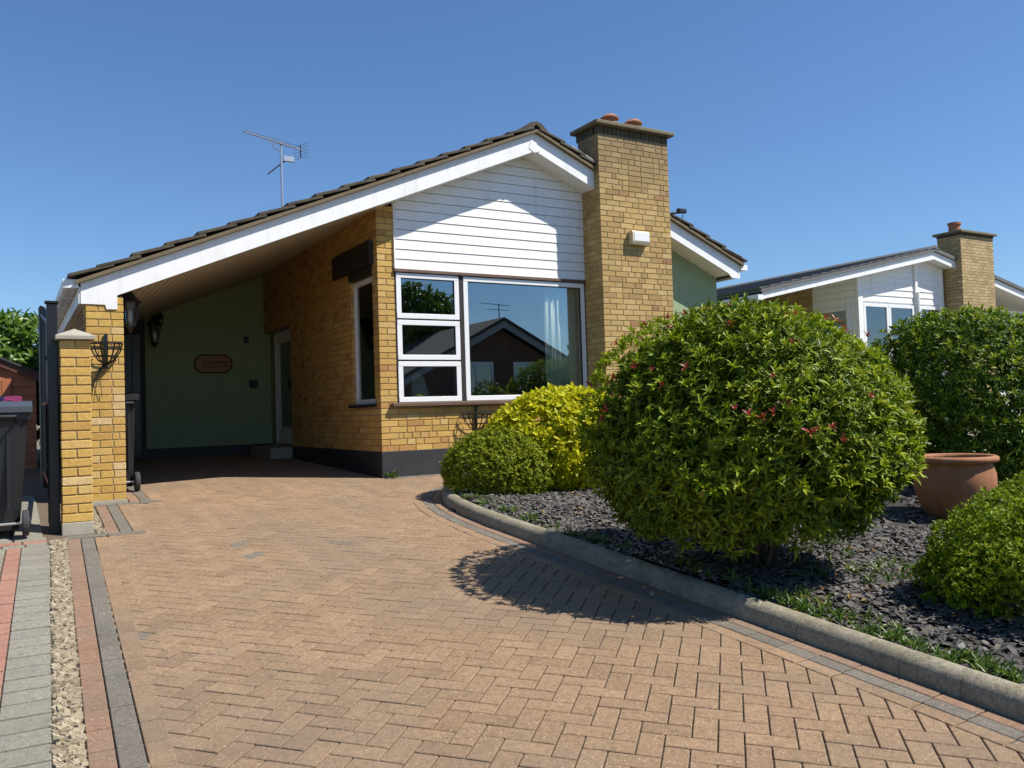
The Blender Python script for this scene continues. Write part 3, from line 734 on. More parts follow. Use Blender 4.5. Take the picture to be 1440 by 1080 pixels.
# windows
def window(name, parts, y, parent_label=None, xx=(0, 1, 0, 1)):
    pass
def frame_rect(m, x0, x1, z0, z1, t, y0, y1, b=.004):
    m.box(x0, x1, y0, y1, z0, z0+t, b); m.box(x0, x1, y0, y1, z1-t, z1, b)
    m.box(x0, x0+t, y0+.0015, y1, z0+t, z1-t, 0); m.box(x1-t, x1, y0+.0015, y1, z0+t, z1-t, 0)
wf = MB(); wf.box(1.095, 1.16, -.006, .08, .90, 2.50, .003)
wf.box(.217, .236, .0, .08, .90, 2.50).box(3.052, 3.072, .0, .08, .9, 2.50)
wf = wf.build('front_window', 'dark_timber', house)
for (x0, x1, z0, z1) in ((.237, 1.094, 1.935, 2.495), (.237, 1.094, 1.425, 1.915), (.237, 1.094, .905, 1.405), (1.161, 3.052, .905, 2.495)):
    m = MB(); frame_rect(m, x0, x1, z0, z1, .062, -.012, .07); sash = m.build('sash', 'upvc', wf)
    m = MB(); frame_rect(m, x0+.0625, x1-.0625, z0+.0625, z1-.0625, .007, -.002, .03, 0); m.build('gasket', 'black_plastic', wf)
    MB().box(x0+.060, x1-.060, .012, .018, z0+.060, z1-.060).build('pane', 'glass', wf)
for zt_ in (1.9155, 1.4055): MB().box(.237, 1.094, .01, .07, zt_, zt_+.019).build('transom', 'dark_timber', wf)
MB().box(.13, 3.072, -.075, .05, .852, .899, .006).build('sill', 'brown_timber', wf)
sf = MB()
for (y0, y1, z0, z1) in ((.182, .94, .90, .96), (.182, .94, 2.42, 2.48), (.182, .242, .96, 2.42), (.88, .94, .96, 2.42)): sf.box(.035, .095, y0, y1, z0, z1, .003)
sf = sf.build('side_window', 'upvc', house)
MB().box(.06, .066, .238, .884, .956, 2.424).build('pane', 'glass', sf)
MB().box(-.05, .06, .13, 1.02, .858, .896, .004).build('sill', 'dark_timber', sf)
MB().box(-.055, .0, .11, 1.50, 2.60, 2.90, .006).box(-.02, .03, .17, .97, 2.50, 2.598).build('shutter_box', 'dark_timber', house)
# glazed side door
df = MB()
for (y0, y1, z0, z1) in ((3.80, 3.87, .33, 2.22), (4.98, 5.05, .33, 2.22), (3.87, 4.98, 2.15, 2.22), (3.87, 4.98, .33, .36)): df.box(.10, .17, y0, y1, z0, z1, .003)
df = df.build('door_frame', 'upvc', house)
dl = MB()
for (y0, y1, z0, z1) in ((3.875, 3.99, .365, 2.145), (4.86, 4.975, .365, 2.145), (3.99, 4.86, 2.03, 2.145), (3.99, 4.86, .365, .60)): dl.box(.115, .16, y0, y1, z0, z1, .003)
dl.build('door_leaf', 'upvc', df)
MB().box(.13, .136, 3.98, 4.87, .59, 2.04).build('pane', 'glass', df)
MB().tube([(.10, 4.93, 1.15), (.06, 4.93, 1.15), (.06, 4.82, 1.15)], .009, 6).build('handle', 'aluminium', df)
MB().box(-.34, .10, 3.78, 5.06, G(4.4)-.05, .30, .012).build('door_step', 'concrete', house)
MB().box(.10, .18, 5.05, 5.33, .2, 2.24).box(.1, .18, 3.74, 3.80, .2, 2.24).build('door_reveal', 'green_render', house)
# green walls
MB().prism([(-1.93, .33), (.14, .33), (.14, rbot(.14)+.03), (-1.93, rbot(-1.93)+.03)], 5.33, 5.5).build('carport_back_wall', 'green_render', house)
MB().box(-3.2, .14, 5.335, 5.5, 0, .33).build('back_plinth', 'black_plinth', house)
MB().prism([(-3.2, .33), (-1.93, .33), (-1.93, rbot(-1.93)+.03), (-3.0, rbot(-3.0)+.03), (-3.2, 1.95)], 5.36, 5.5).build('back_panel', 'dark_timber', house)
gd = MB().box(-2.78, -2.0, 5.31, 5.36, .2, 2.2, .006).build('back_door', 'black_metal', house)
for k in range(6): MB().box(-2.74+k*.122, -2.74+k*.122+.112, 5.295, 5.31, .26, 2.14, .004).build('door_plank', 'black_metal', gd)
MB().box(-3.19, -3.0, .05, 5.4, -.05, 2.05).build('unseen_side_wall', 'dark_carport_brick', house)  # unseen wall added to close the side and keep light out of the carport
MB().prism([(4.312, -.2), (5.57, -.2), (5.57, rbot(5.57)+.03), (4.312, rbot(4.312)+.03)], .0, .12).box(5.45, 5.57, .12, 9, -.2, 2.8).build('green_front_wall', 'green_render', house)
vg = MB()
for a in range(4):
    for b in range(4): vg.box(-.455+a*.054, -.455+a*.054+.04, 5.322, 5.335, .56+b*.044, .56+b*.044+.03, .003)
vg.build('vent_grille', 'green_render', house)
# rest of the house (kept closed so no light leaks)
MB().box(.1, 5.57, 8.9, 9, 0, 2.8).build('rear_wall', 'room_wall', house)
# interior
MB().box(.101, .12, .95, 3.74, .2, 3.2).box(.101, .12, .101, .95, .2, .9).box(.101, .12, .1, .95, 2.49, 3.2).build('room_side', 'room_wall', house)
MB().box(.12, 4.2, 3.9, 4.0, .2, 3.0).box(4.1, 4.2, .13, 3.9, .2, 3.0).build('room_back', 'room_wall', house)
MB().box(.12, 4.1, .11, 3.9, .2, .25).build('room_floor', 'room_floor', house)
MB().box(.12, 4.1, .105, 3.9, 2.62, 2.68).build('room_ceiling', 'room_wall', house)
# roof
TT = .0
rf = MB()
rf.prism([(-3.23, rtop(-3.23)-.012), (APX, APZ-.012), (APX, rbot(APX)+.03), (-3.0, rbot(-3.0)+.03), (-3.23, rtop(-3.23)-.16)], -.285, 9.2)
rf.prism([(APX, APZ-.012), (5.757, rtop(5.757)-.012), (5.757, rtop(5.757)-.16), (5.5, rbot(5.5)+.03), (APX, rbot(APX)+.03)], -.285, 9.2)
rf = rf.build('roof', 'felt', house)
MB().prism([(-3.231, rtop(-3.231)), (APX-.003, APZ), (APX-.003, APZ-.236), (-2.904, 2.040), (-2.906, 1.898), (-3.004, 1.896), (-3.015, 1.941), (-3.232, 1.943)], -.31, -.287).build('bargeboard', 'white_paint', house)
MB().prism([(APX, APZ), (3.069, rtop(3.069)), (3.069, rtop(3.069)-.236), (APX, APZ-.236)], -.309, -.287).build('bargeboard', 'white_paint', house)
MB().prism([(4.313, rtop(4.313)), (5.758, rtop(5.758)), (5.752, 2.661), (5.60, 2.668), (5.52, rtop(5.52)-.232), (4.313, rtop(4.313)-.232)], -.309, -.287).build('bargeboard', 'white_paint', house)
# a peeling cover strip at the ridge of the bargeboards
MB().prism([(2.03, 4.18), (2.06, 4.30), (2.12, 4.31), (2.20, 4.16), (2.11, 4.13)], -.316, -.3105).build('ridge_cover', 'white_paint', house)
# undercloak and verge mortar
MB().prism([(-3.28, rtop(-3.28)+.002), (APX, APZ+.002), (APX, APZ+.040), (-3.28, rtop(-3.28)+.040)], -.366, -.20).prism([(APX, APZ+.002), (5.80, rtop(5.80)+.002), (5.80, rtop(5.80)+.040), (APX, APZ+.040)], -.366, -.20).build('verge_mortar', 'tile_mortar', rf)
tl = MB(); pitch = math.atan(SL); gauge = .345; ln = (APX+3.30)/math.cos(pitch)
def tile_at(m, side, s, y0, y1, wob):
    # s: distance down the slope from the ridge of the tile's head; local x down the slope
    c, sn = math.cos(pitch), math.sin(pitch)
    vs, fs = cbox(0, .42, y0, y1, 0, .034, .005)
    out = []
    for (a, b, cc) in vs:
        zz = cc+.044+a*.088+wob; x = (s+a)*c+zz*sn*1.0; zt = -(s+a)*sn+zz*c
        out.append((APX+side*x, b, APZ+zt))
    if side < 0: fs = [f[::-1] for f in fs]
    m.add(out, fs)
for side, n in ((-1, 17), (1, 12)):
    for k in range(n):
        s = .02+k*gauge; smax = ln if side < 0 else (5.83-APX)/math.cos(pitch)
        if s+.42 > smax+.06: s = smax-.42
        for c in range(3):
            if side > 0 and 3.0 < APX+(s+.2)*math.cos(pitch) < 4.35 and c == 0:
                tile_at(tl, side, s, .07, .24, 0); continue
            m = MB(); tile_at(m, side, s, -.378+c*.30, -.378+c*.30+.297, rng.uniform(-.003, .004)); m.build('tile', 'tile', rf, fixn=False)
        tile_at(tl, side, s, .55, 9.25, 0)
        if s >= smax-.43: break
tag(tl.build('tile_field', 'tile', rf, fixn=False), kind='stuff')
for k in range(8):
    y0 = -.36+k*.46; pts = []
    m = MB(); pr_ = [(-.20, -.085), (-.17, -.03), (-.09, .045), (0, .07), (.09, .045), (.17, -.03), (.20, -.085), (.17, -.1), (0, .03), (-.17, -.1)]
    m.prism([(APX+a, APZ+.075+b) for a, b in pr_], y0, y0+.45); m.build('ridge_tile', 'tile', rf)
# chimney flashing
MB().prism([(2.66, rtop(2.66)+.105), (3.07, rtop(3.07)+.105), (3.07, rtop(3.07)+.125), (2.66, rtop(2.66)+.125)], -.37, -.30).build('flashing', 'lead', rf)
# soffit boards
def soffit(x0, x1, y0, y1, mat, step, side):
    n = int(round((x1-x0)/step))
    for k in range(n):
        a, b = x0+k*(x1-x0)/n+.005, x0+(k+1)*(x1-x0)/n-.005
        MB().prism([(a, rbot(a)+.002), (b, rbot(b)+.002), (b, rbot(b)+.016), (a, rbot(a)+.016)], y0, y1).build('soffit_board', mat, house)
soffit(-2.96, .0, -.285, 5.33, 'cream_soffit', .1, -1)
MB().prism([(-2.99, rbot(-2.99)+.02), (.0, rbot(0)+.02), (0, rbot(0)+.03), (-2.99, rbot(-2.99)+.03)], -.284, 5.33).build('soffit_backing', 'dark_timber', house)
for (a, b) in ((0.003, APX), (APX, 3.075), (4.31, 5.56)):
    MB().prism([(a, rbot(a)+.004), (b, rbot(b)+.004), (b, rbot(b)+.024), (a, rbot(a)+.024)], -.286, .03).build('soffit_board', 'white_paint', house)
MB().box(-3.23, -2.99, -.286, 5.4, 1.944, 1.96).build('soffit_board', 'white_paint', house)
MB().box(-3.250, -3.232, -.30, 9, 1.945, 2.11).build('fascia', 'white_paint', house)
MB().box(5.755, 5.775, -.30, 9, 2.68, 2.83).build('fascia', 'white_paint', house)
def gutter(x0, x1, z0, z1, y0, y1):
    m = MB(); m.prism([(x0, z1), (x0+.012, z0+.02), (x0+.04, z0), (x1-.02, z0), (x1, z0+.015), (x1, z1), (x1-.005, z1), (x1-.005, z0+.02), (x1-.022, z0+.005), (x0+.042, z0+.005), (x0+.016, z0+.024), (x0+.005, z1)], y0, y1)
    m.box(x0-.003, x1+.002, y0-.006, y0-.0005, z0-.003, z1+.003, .002); return m.build('gutter', 'white_paint', house)
gutter(-3.385, -3.252, 2.095, 2.175, -.32, 8.8); gutter(5.777, 5.91, 2.795, 2.875, -.32, 8.8)
for k in range(7): MB().box(-3.39, -3.25, .4+k*.8, .44+k*.8, 2.08, 2.10).build('gutter_bracket', 'white_paint', house)

# ------------------------------------------------------------------ things in the room
def curtain(x0, x1, y, z0, z1, label, axis='x', n=26, amp=.022):
    m = MB(); vs = []; fs = []; N = n*4
    for i in range(N+1):
        t = i/N; o = amp*math.sin(t*n*math.pi)+.008*math.sin(t*37); a = x0+(x1-x0)*t
        for zz in (z0, z1): vs.append((a, y+o, zz) if axis == 'x' else (y+o, a, zz))
    for i in range(N): fs.append((2*i, 2*i+2, 2*i+3, 2*i+1))
    m.add(vs, fs); o = m.build('curtain', 'curtain_cloth', fixn=False, smooth=True)
    s = o.modifiers.new('thick', 'SOLIDIFY'); s.thickness = .003
    return tag(o, label, 'curtain')
curtain(2.47, 3.04, .125, .45, 2.58, 'pale pleated curtain hanging at the right of the wide front window', n=13, amp=.011)
curtain(.24, .90, .135, .45, 2.55, 'grey green curtain behind the narrow side window', axis='y', n=16)
chair = empty('armchair', (.92, .55, .25), 'pale upholstered chair seen through the lowest left window pane', 'chair')
MB().prism([(.62, .75), (.64, 1.24), (.74, 1.29), (.82, 1.22), (.90, .82), (.92, .7)], .50, .58).build('backrest', 'chair_cloth', chair)
MB().box(.62, 1.14, .20, .52, .66, .76, .03).build('seat', 'chair_cloth', chair)
for (x, y) in ((.66, .24), (1.10, .24), (.66, .48), (1.10, .48)): MB().tube([(x, y, .25), (x, y, .67)], .016, 6).build('leg', 'brown_timber', chair)

# ------------------------------------------------------------------ things fixed to the house
# alarm box
al = empty('alarm_box', (3.68, -.42, 3.0), 'cream alarm box on the front of the chimney', 'alarm box')
MB().prism([(-.425, 3.0), (-.425, 3.185), (-.50, 3.185), (-.515, 3.165), (-.515, 3.035), (-.50, 3.0)], 3.54, 3.84, 'x').build('casing', 'cream_plastic', al)
MB().box(3.565, 3.825, -.519, -.5155, 3.045, 3.16, .001).build('label_panel', 'upvc', al)
# tv aerial
ax0, ay0 = -.43, 2.5
q0, q1 = U(397, 293, 1, ay0), U(398, 203, 1, ay0); ax0 = float(q0[0]); at = float(q1[2]); rz = rtop(ax0)+.06
ae = empty('tv_aerial', (ax0, ay0, rz), 'aluminium television aerial on a mast above the carport roof', 'aerial')
MB().tube([(ax0, ay0, rz-.05), (ax0, ay0, at+.03)], .019, 8).build('mast', 'aluminium', ae)
e0 = U(343, 185, 1, ay0-.28); e1 = U(424, 211, 1, ay0+.12); e0, e1 = Vector(e0), Vector(e1)
MB().tube([e0, e1], .011, 6).build('boom', 'aluminium', ae)
bd = (e1-e0).normalized(); cr = bd.cross(Vector((0, 0, 1))).normalized()
for k in range(17):
    p = e0+(e1-e0)*(k/19.0+.02); L_ = .07+.002*k; dd = cr*L_
    MB().tube([p-dd+Vector((0, 0, .018)), p+Vector((0, 0, .005)), p+dd+Vector((0, 0, .018))], .0045, 4).build('director', 'aluminium', ae)
pc = e1-bd*.02; MB().tube([pc+Vector((0, 0, .07)), pc+Vector((0, 0, -.12))], .009, 5).build('reflector_bar', 'black_plastic', ae)
for k in range(5):
    p = pc+Vector((0, 0, .07-.047*k))+bd*.01; MB().tube([p-cr*.17, p+cr*.17], .0045, 4).build('reflector_rod', 'aluminium', ae)
hook = e0+(e1-e0)*.45; MB().tube([hook, hook+bd*.04-Vector((0, 0, .09)), Vector((ax0, ay0, hook.z-.12))], .008, 5).build('bracket_arm', 'aluminium', ae)
b0 = Vector(U(376, 245, 1, ay0)); b1 = Vector(U(401, 226, 1, ay0)); MB().tube([b0, b1], .010, 5).build('second_boom', 'black_plastic', ae)
MB().box(ax0+.03, ax0+.19, ay0-.02, ay0+.02, b1.z-.01, b1.z+.07, .004).build('junction_box', 'aluminium', ae)
# satellite dish arms on the chimneys, the dishes themselves left out
def add_dish_arm(x, y, z, label, s=1.0):
    t = empty('dish_arm', (x, y, z), label, 'dish arm', 'black dish arms on the chimneys')
    MB().tube([(x, y, z), (x+.10*s, y-.02, z+.035*s), (x+.20*s, y-.03, z+.05*s)], .013*s, 6).build('arm', 'black_plastic', t)
    MB().box(x+.17*s, x+.29*s, y-.065, y+.005, z+.045*s, z+.095*s, .012).build('arm_head', 'black_plastic', t)
    MB().tube([(x+.25*s, y-.03, z+.03*s), (x+.24*s, y, z-.06*s), (x+.2*s, y, z-.12*s), (x+.02*s, y, z-.1*s)], .004*s, 4).build('cable', 'black_plastic', t)
add_dish_arm(4.312, -.30, 3.50, 'small black dish arm beside the broad yellow chimney', 1.3)
# lanterns
def lantern(x, y, z, s, label, dx, dy):
    t = empty('wall_lantern', (x, y, z), label, 'lantern', 'black wall lanterns of the carport'); n = 6
    MB().box(x-dx-.025, x-dx+.025, y-dy-.025, y-dy+.025, z-.02, z+.14*s, .004).build('backplate', 'black_metal', t)
    MB().tube([(x-dx, y-dy, z+.1*s), (x-dx*.5, y-dy*.5, z+.30*s), (x, y, z+.25*s)], .008, 6).build('bracket', 'black_metal', t)
    MB().lathe([(.085*s, .0), (.12*s, .01*s), (.06*s, .075*s), (.035*s, .10*s), (.02*s, .14*s), (.005*s, .17*s)], (x, y, z+.09*s), n).build('cap', 'black_metal', t)
    MB().lathe([(.045*s, -.13*s), (.085*s, .09*s)], (x, y, z), n).build('glass_body', 'lantern_glass', t)
    for k in range(n):
        a = 2*math.pi*k/n; MB().tube([(x+.047*s*math.cos(a), y+.047*s*math.sin(a), z-.13*s), (x+.088*s*math.cos(a), y+.088*s*math.sin(a), z+.095*s)], .006*s, 4).build('glazing_bar', 'black_metal', t)
    MB().lathe([(.01*s, -.22*s), (.02*s, -.19*s), (.05*s, -.15*s), (.052*s, -.125*s)], (x, y, z), n).build('base', 'black_metal', t)
    MB().lathe([(.02*s, -.12*s), (.022*s, -.02*s), (.012*s, .02*s)], (x, y, z), 8).build('bulb', 'upvc', t, smooth=True)
lantern(-1.80, 5.17, 2.22, 1.15, 'large black hexagonal lantern on the green wall by the black door', 0, -.15)
lantern(-1.70, 5.22, 2.43, .55, 'tiny black lantern above the large one on the green wall', 0, -.1)
lantern(-2.765, -.10, 1.90, 1.0, 'black lantern on the inner side of the yellow carport pier', .075, 0)
# house sign
sg = empty('house_sign', (-.865, 5.31, 1.72), 'oval terracotta coloured house name plaque with dark rim on the green wall', 'sign')
def stadium(cx, cz, hw, hh, n=10):
    out = []
    for sgn in (1, -1):
        for k in range(n+1):
            a = -math.pi/2+math.pi*k/n; out.append((cx+sgn*(hw-hh)+sgn*hh*math.cos(a), cz+sgn*hh*math.sin(a)))
    return out
MB().prism(stadium(-.865, 1.717, .315, .16), 5.305, 5.328).build('rim', 'dark_timber', sg)
MB().prism(stadium(-.865, 1.717, .292, .138), 5.300, 5.3045).build('face', 'sign_face', sg)
r = random.Random(3)
def scrib(x0, x1, z, h, n, ph):
    pts = [(x0+(x1-x0)*i/(n*6), 5.297, z+h*math.sin(i*1.05+ph)*(.6+.4*math.sin(i*.37+ph))) for i in range(n*6+1)]
    MB().tube(pts, .0055, 4).build('lettering', 'sign_ink', sg)
MB().tube([(-1.02, 5.297, 1.70), (-1.03, 5.297, 1.74), (-.985, 5.297, 1.80), (-1.0, 5.297, 1.74), (-1.03, 5.297, 1.71), (-.95, 5.297, 1.725)], .006, 4).build('lettering', 'sign_ink', sg)
scrib(-.95, -.79, 1.745, .018, 4, 0); scrib(-.77, -.62, 1.74, .026, 5, 1); scrib(-.73, -.64, 1.685, .012, 4, 2); scrib(-1.0, -.78, 1.655, .012, 3, 1.4)
# letterbox and sensor
lb = empty('letterbox', (-.21, 5.33, 1.28), 'small black letterbox on the green wall near the glazed door', 'letterbox')
MB().box(-.275, -.145, 5.25, 5.327, 1.315, 1.42, .006).build('box', 'black_metal', lb); MB().box(-.28, -.14, 5.235, 5.328, 1.4205, 1.435, .003).build('lid', 'black_metal', lb); MB().box(-.25, -.17, 5.30, 5.327, 1.285, 1.313, .003).build('holder', 'grey_plastic', lb)
sn = empty('motion_sensor', (-.31, 5.33, 2.08), 'small dark sensor on the green wall above the letterbox', 'sensor')
MB().box(-.35, -.27, 5.29, 5.328, 2.08, 2.19, .012).build('housing', 'black_plastic', sn); MB().lathe([(.025, -.03), (.028, -.01), (.02, .0)], (-.31, 5.29, 2.12), 12, 'y').build('lens', 'grey_plastic', sn)
# wire baskets
def basket(x, y, z, wd, dp, ht, label, trail=True):
    t = empty('wire_basket', (x, y, z), label, 'basket', 'black wire wall baskets')
    def wire(pts, r=.007, nm='wire'): MB().tube(pts, r, 5).build(nm, 'black_metal', t)
    rim = [(x+wd/2*math.cos(a), y-.01-dp*math.sin(a), z+ht) for a in [math.pi*k/14 for k in range(15)]]
    wire(rim, .006, 'rim'); wire([rim[0], rim[-1]], .006, 'rim')
    for k in range(1, 14, 2):
        R_ = rim[k]; wire([R_, (R_[0]*.85+x*.15, R_[1]*.85+(y-.01)*.15, z+ht*.62), (R_[0]*.5+x*.5, R_[1]*.5+(y-.01)*.5, z+ht*.2), (x, y-.015, z)])
    for f, zz in ((.93, .72), (.72, .4)): wire([(x+wd/2*f*math.cos(a), y-.01-dp*f*math.sin(a), z+ht*zz) for a in [math.pi*k/12 for k in range(13)]])
    MB().box(x-.016, x+.016, y-.022, y-.004, z-.04, z+ht+.10, .003).build('wall_strap', 'black_metal', t)
    if trail:
        rr = random.Random(int(x*100))
        for k in range(6):
            a = rr.uniform(-.04, .02); wire([(x+a, y-.02, z), (x-.04+a, y-.05, z-.05), (x-.09+a*2, y-.04, z-.14-rr.random()*.1), (x-.10+a*3, y-.02, z-.26-rr.random()*.12)], .003, 'dry_stem')
basket(-3.015, -.305, 1.34, .30, .16, .21, 'black wire half basket with dry stems on the carport pier')
basket(1.28, -.012, .52, .42, .18, .22, 'black wire half basket on the wall below the front window')

# ------------------------------------------------------------------ gate pillar
pl = empty('brick_pillar', (-3.373, -1.63, G(-1.63)), 'square yellow brick gate pillar with a pyramid concrete cap', 'pillar')
z = G(-1.63)+.085; k = 0; py0, py1, px0, px1 = -1.74, -1.525, -3.4855, -3.2605
MB().box(px0-.005, px1+.004, py0-.006, py1+.006, G(-1.63)-.15, z-.004, .004).build('footing', 'concrete', pl)
z0p = z
while z+.065 < 1.475:
    jx = rng.uniform(-.002, .002); jy = rng.uniform(-.002, .002); xm = (px0+px1)/2; ym = (py0+py1)/2
    if k % 2 == 0: rects = [(px0, px1, py0, ym-.005), (px0, px1, ym+.005, py1)]
    else: rects = [(px0, xm-.005, py0, py1), (xm+.005, px1, py0, py1)]
    for (a, b, c, d) in rects: MB().box(a+jx, b+jx, c+jy, d+jy, z, z+.0645, .004).build('brick', 'pillar_brick', pl, fixn=False)
    z += .0752; k += 1
MB().box(px0+.008, px1-.008, py0+.008, py1-.008, z0p-.01, z-.006).build('mortar_core', 'mortar', pl)
m = MB(); zt = z-.004; e = .035
m.box(px0-e, px1+e, py0-e, py1+e, zt, zt+.035, .004); xm, ym = (px0+px1)/2, (py0+py1)/2
m.add([(px0-e+.004, py0-e+.004, zt+.0352), (px1+e-.004, py0-e+.004, zt+.0352), (px1+e-.004, py1+e-.004, zt+.0352), (px0-e+.004, py1+e-.004, zt+.0352), (xm, ym, zt+.10)], [(0, 1, 4), (1, 2, 4), (2, 3, 4), (3, 0, 4), (3, 2, 1, 0)])
m.build('cap', 'concrete', pl)

# ------------------------------------------------------------------ black gate, opened inwards
gt = empty('metal_gate', (-3.545, -1.60, G(-1.6)), 'black metal gate standing open beside the yellow brick pillar', 'gate')
gy = -1.58; gx = -3.535; gz = G(gy)
MB().box(gx-.04, gx+.04, gy-.04, gy+.04, gz-.1, 1.77, .006).build('gate_post', 'black_metal', gt)
MB().box(gx-.052, gx+.052, gy-.052, gy+.052, 1.771, 1.79, .004).build('post_cap', 'black_metal', gt)
hx, hy, fx, fy = gx-.01, gy+.07, float(U(60.5, 560, 1, .9)[0]), .9
def along(t): return hx+(fx-hx)*t, hy+(fy-hy)*t
for t, top in ((.0, 1.66), (1.0, 2.06)):
    x, y = along(t); MB().tube([(x, y, G(y)+.06), (x, y, top-.03), (x, y, top)], [.034, .034, .02], 8).build('stile', 'black_metal', gt)
for zz0, zz1 in ((.22, .26), (.95, .99), (1.6, 1.96)):
    a, b = along(0), along(1); MB().tube([(a[0], a[1], zz0), (b[0], b[1], zz1)], .02, 6).build('rail', 'black_metal', gt)
for k in range(1, 22):
    t = k/22; x, y = along(t); MB().tube([(x, y, .23), (x, y, 1.6+.36*t+.1)], .009, 5).build('bar', 'black_metal', gt)
MB().box(hx-.05, hx+.02, hy-.03, hy+.0, .4, .44).box(hx-.05, hx+.02, hy-.03, hy, 1.3, 1.34).build('hinge', 'black_metal', gt)

# ------------------------------------------------------------------ wheelie bins
def bin_(x, y, label, lid='grey_plastic', rot=0.0, h=.98, wd=.56, dp=.62):
    z = G(y); t = empty('wheelie_bin', (x, y, z), label, 'bin', 'black wheelie bins')
    Rm = Matrix.Translation((x, y, z)) @ Matrix.Rotation(rot, 4, 'Z')
    def B(m, name, mat, **k):
        m.v = [tuple(Rm @ Vector(p)) for p in m.v]; return m.build(name, mat, t, **k)
    m = MB(); vs = []
    lv = [(.05, .74), (.12, .78), (.55, .9), (h-.06, .985), (h-.055, 1.06), (h, 1.06)]
    for (zz, f) in lv:
        a, b, c = wd/2*f, dp/2*f, .05
        for (sx, sy) in ((-1, -1), (1, -1), (1, 1), (-1, 1)):
            for (p, q) in (((sx*a, sy*(b-c)), (sx*(a-c), sy*b)) if sx*sy > 0 else ((sx*(a-c), sy*b), (sx*a, sy*(b-c)))): vs.append((p, q, zz))
    n = 8; fs = [(i*n+k, i*n+(k+1) % n, (i+1)*n+(k+1) % n, (i+1)*n+k) for i in range(len(lv)-1) for k in range(n)]+[tuple(range(n-1, -1, -1)), tuple(range((len(lv)-1)*n, len(lv)*n))]
    m.add(vs, fs); B(m, 'body', 'black_plastic')
    m = MB(); m.prism([(-dp/2-.05, h+.004), (dp/2+.05, h+.004), (dp/2+.05, h+.03), (dp/2-.05, h+.075), (-dp/2+.1, h+.095), (-dp/2-.05, h+.05)], -wd/2-.03, wd/2+.03, 'x'); B(m, 'lid', lid)
    for s_ in (-1, 1):
        wx = s_*(wd/2*.80+.03)
        m = MB(); m.lathe([(.06, -.024), (.098, -.024), (.103, -.012), (.103, .012), (.098, .024), (.06, .024)], (wx, -dp/2*.86, .103), 24, 'x'); w_ = B(m, 'wheel', 'rubber')
        m = MB(); m.lathe([(.02, -.027), (.058, -.027), (.058, .027), (.02, .027)], (wx, -dp/2*.86, .103), 16, 'x'); B(m, 'wheel_hub', 'grey_plastic')
    m = MB(); m.tube([(-wd/2*.78, -dp/2*.86, .103), (wd/2*.78, -dp/2*.86, .103)], .011, 6); B(m, 'axle', 'aluminium')
    m = MB(); m.tube([(-wd/2*.7, -dp/2, h-.07), (-wd/2*.7, -dp/2-.09, h-.03), (wd/2*.7, -dp/2-.09, h-.03), (wd/2*.7, -dp/2, h-.07)], .015, 6); B(m, 'handle', 'black_plastic')
    m = MB(); m.box(-.02, .02, -dp/2*.97, -dp/2*.90, .25, .8, .006).box(-wd/2*.55, -wd/2*.55+.03, -dp/2*.98, -dp/2*.9, .2, .85, .006).box(wd/2*.55-.03, wd/2*.55, -dp/2*.98, -dp/2*.9, .2, .85, .006); B(m, 'rib', 'black_plastic')
    return t
bin_(-4.0, -1.50, 'dark grey wheelie bin with a grey lid beside the open gate', 'grey_plastic', 0)
bin_(-4.06, -.55, 'wheelie bin with a purple red lid behind the grey lidded one', 'purple_plastic', 0)
bin_(-2.80, .62, 'narrow black wheelie bin tucked behind the carport pier', 'black_plastic', 0, .98, .26, .5)

# ------------------------------------------------------------------ shed and tree on the left
sy = 4.6; e_r = U(56, 527, 1, sy); e_l = U(0, 505, 1, sy); sl = (e_l[2]-e_r[2])/(e_l[0]-e_r[0])
sx1 = float(e_r[0])-.05; gz = G(sy)-.02; rz = float(e_r[2])
shed = empty('garden_shed', (sx1-1.2, sy+1, gz), 'brown timber garden shed with a sloping felt roof edge', 'shed')
zr = lambda x: rz+sl*(x-float(e_r[0]))
rx = sx1-1.35
MB().prism([(sx1-2.7, gz), (sx1-.01, gz), (sx1-.01, zr(sx1)-.08), (rx, zr(rx)-.08), (sx1-2.7, zr(sx1)-.08)], sy+.02, sy+2.4).build('wall', 'shed_trim', shed)
k = 0; z = gz
while z < zr(rx)-.1:
    poly = [(sx1-2.7, z), (sx1, z), (sx1, z+.118), (sx1-2.7, z+.118)]
    poly = clip_poly(clip_poly(poly, lambda p: zr(rx)-.1-(p[0]-rx)*abs(sl)-p[1]), lambda p: zr(rx)-.1-(rx-p[0])*abs(sl)-p[1])
    if len(poly) > 2:
        n = len(poly); m = MB(); m.add([(a, sy-.012+.014*(b-z)/.118, b) for a, b in poly]+[(a, sy+.019, b) for a, b in poly], [tuple(range(n)), tuple(range(2*n-1, n-1, -1))]+[(i, i+n, (i+1) % n+n, (i+1) % n) for i in range(n)])
        m.build('weatherboard', 'shed_timber', shed)
    z += .12
dx1 = float(U(16, 560, 1, sy)[0])
dr = MB().box(dx1-.95, dx1, sy-.03, sy-.014, gz+.06, zr(dx1)-.22).build('door', 'shed_timber', shed)
for k in range(8): MB().box(dx1-.95+k*.119, dx1-.95+k*.119+.113, sy-.045, sy-.0305, gz+.07, zr(dx1)-.24, .003).build('plank', 'shed_timber', dr)
MB().prism([(sx1+.06, zr(sx1+.06)-.11), (rx, zr(rx)-.11), (rx, zr(rx)-.0), (sx1+.06, zr(sx1+.06))], sy-.07, sy-.047).build('bargeboard', 'shed_trim', shed)
MB().prism([(sx1+.10, zr(sx1+.1)), (rx, zr(rx)), (sx1-2.8, zr(sx1+.1)), (sx1-2.8, zr(sx1+.1)+.03), (rx, zr(rx)+.03), (sx1+.10, zr(sx1+.1)+.03)], sy-.1, sy+2.5).build('roof', 'felt', shed)
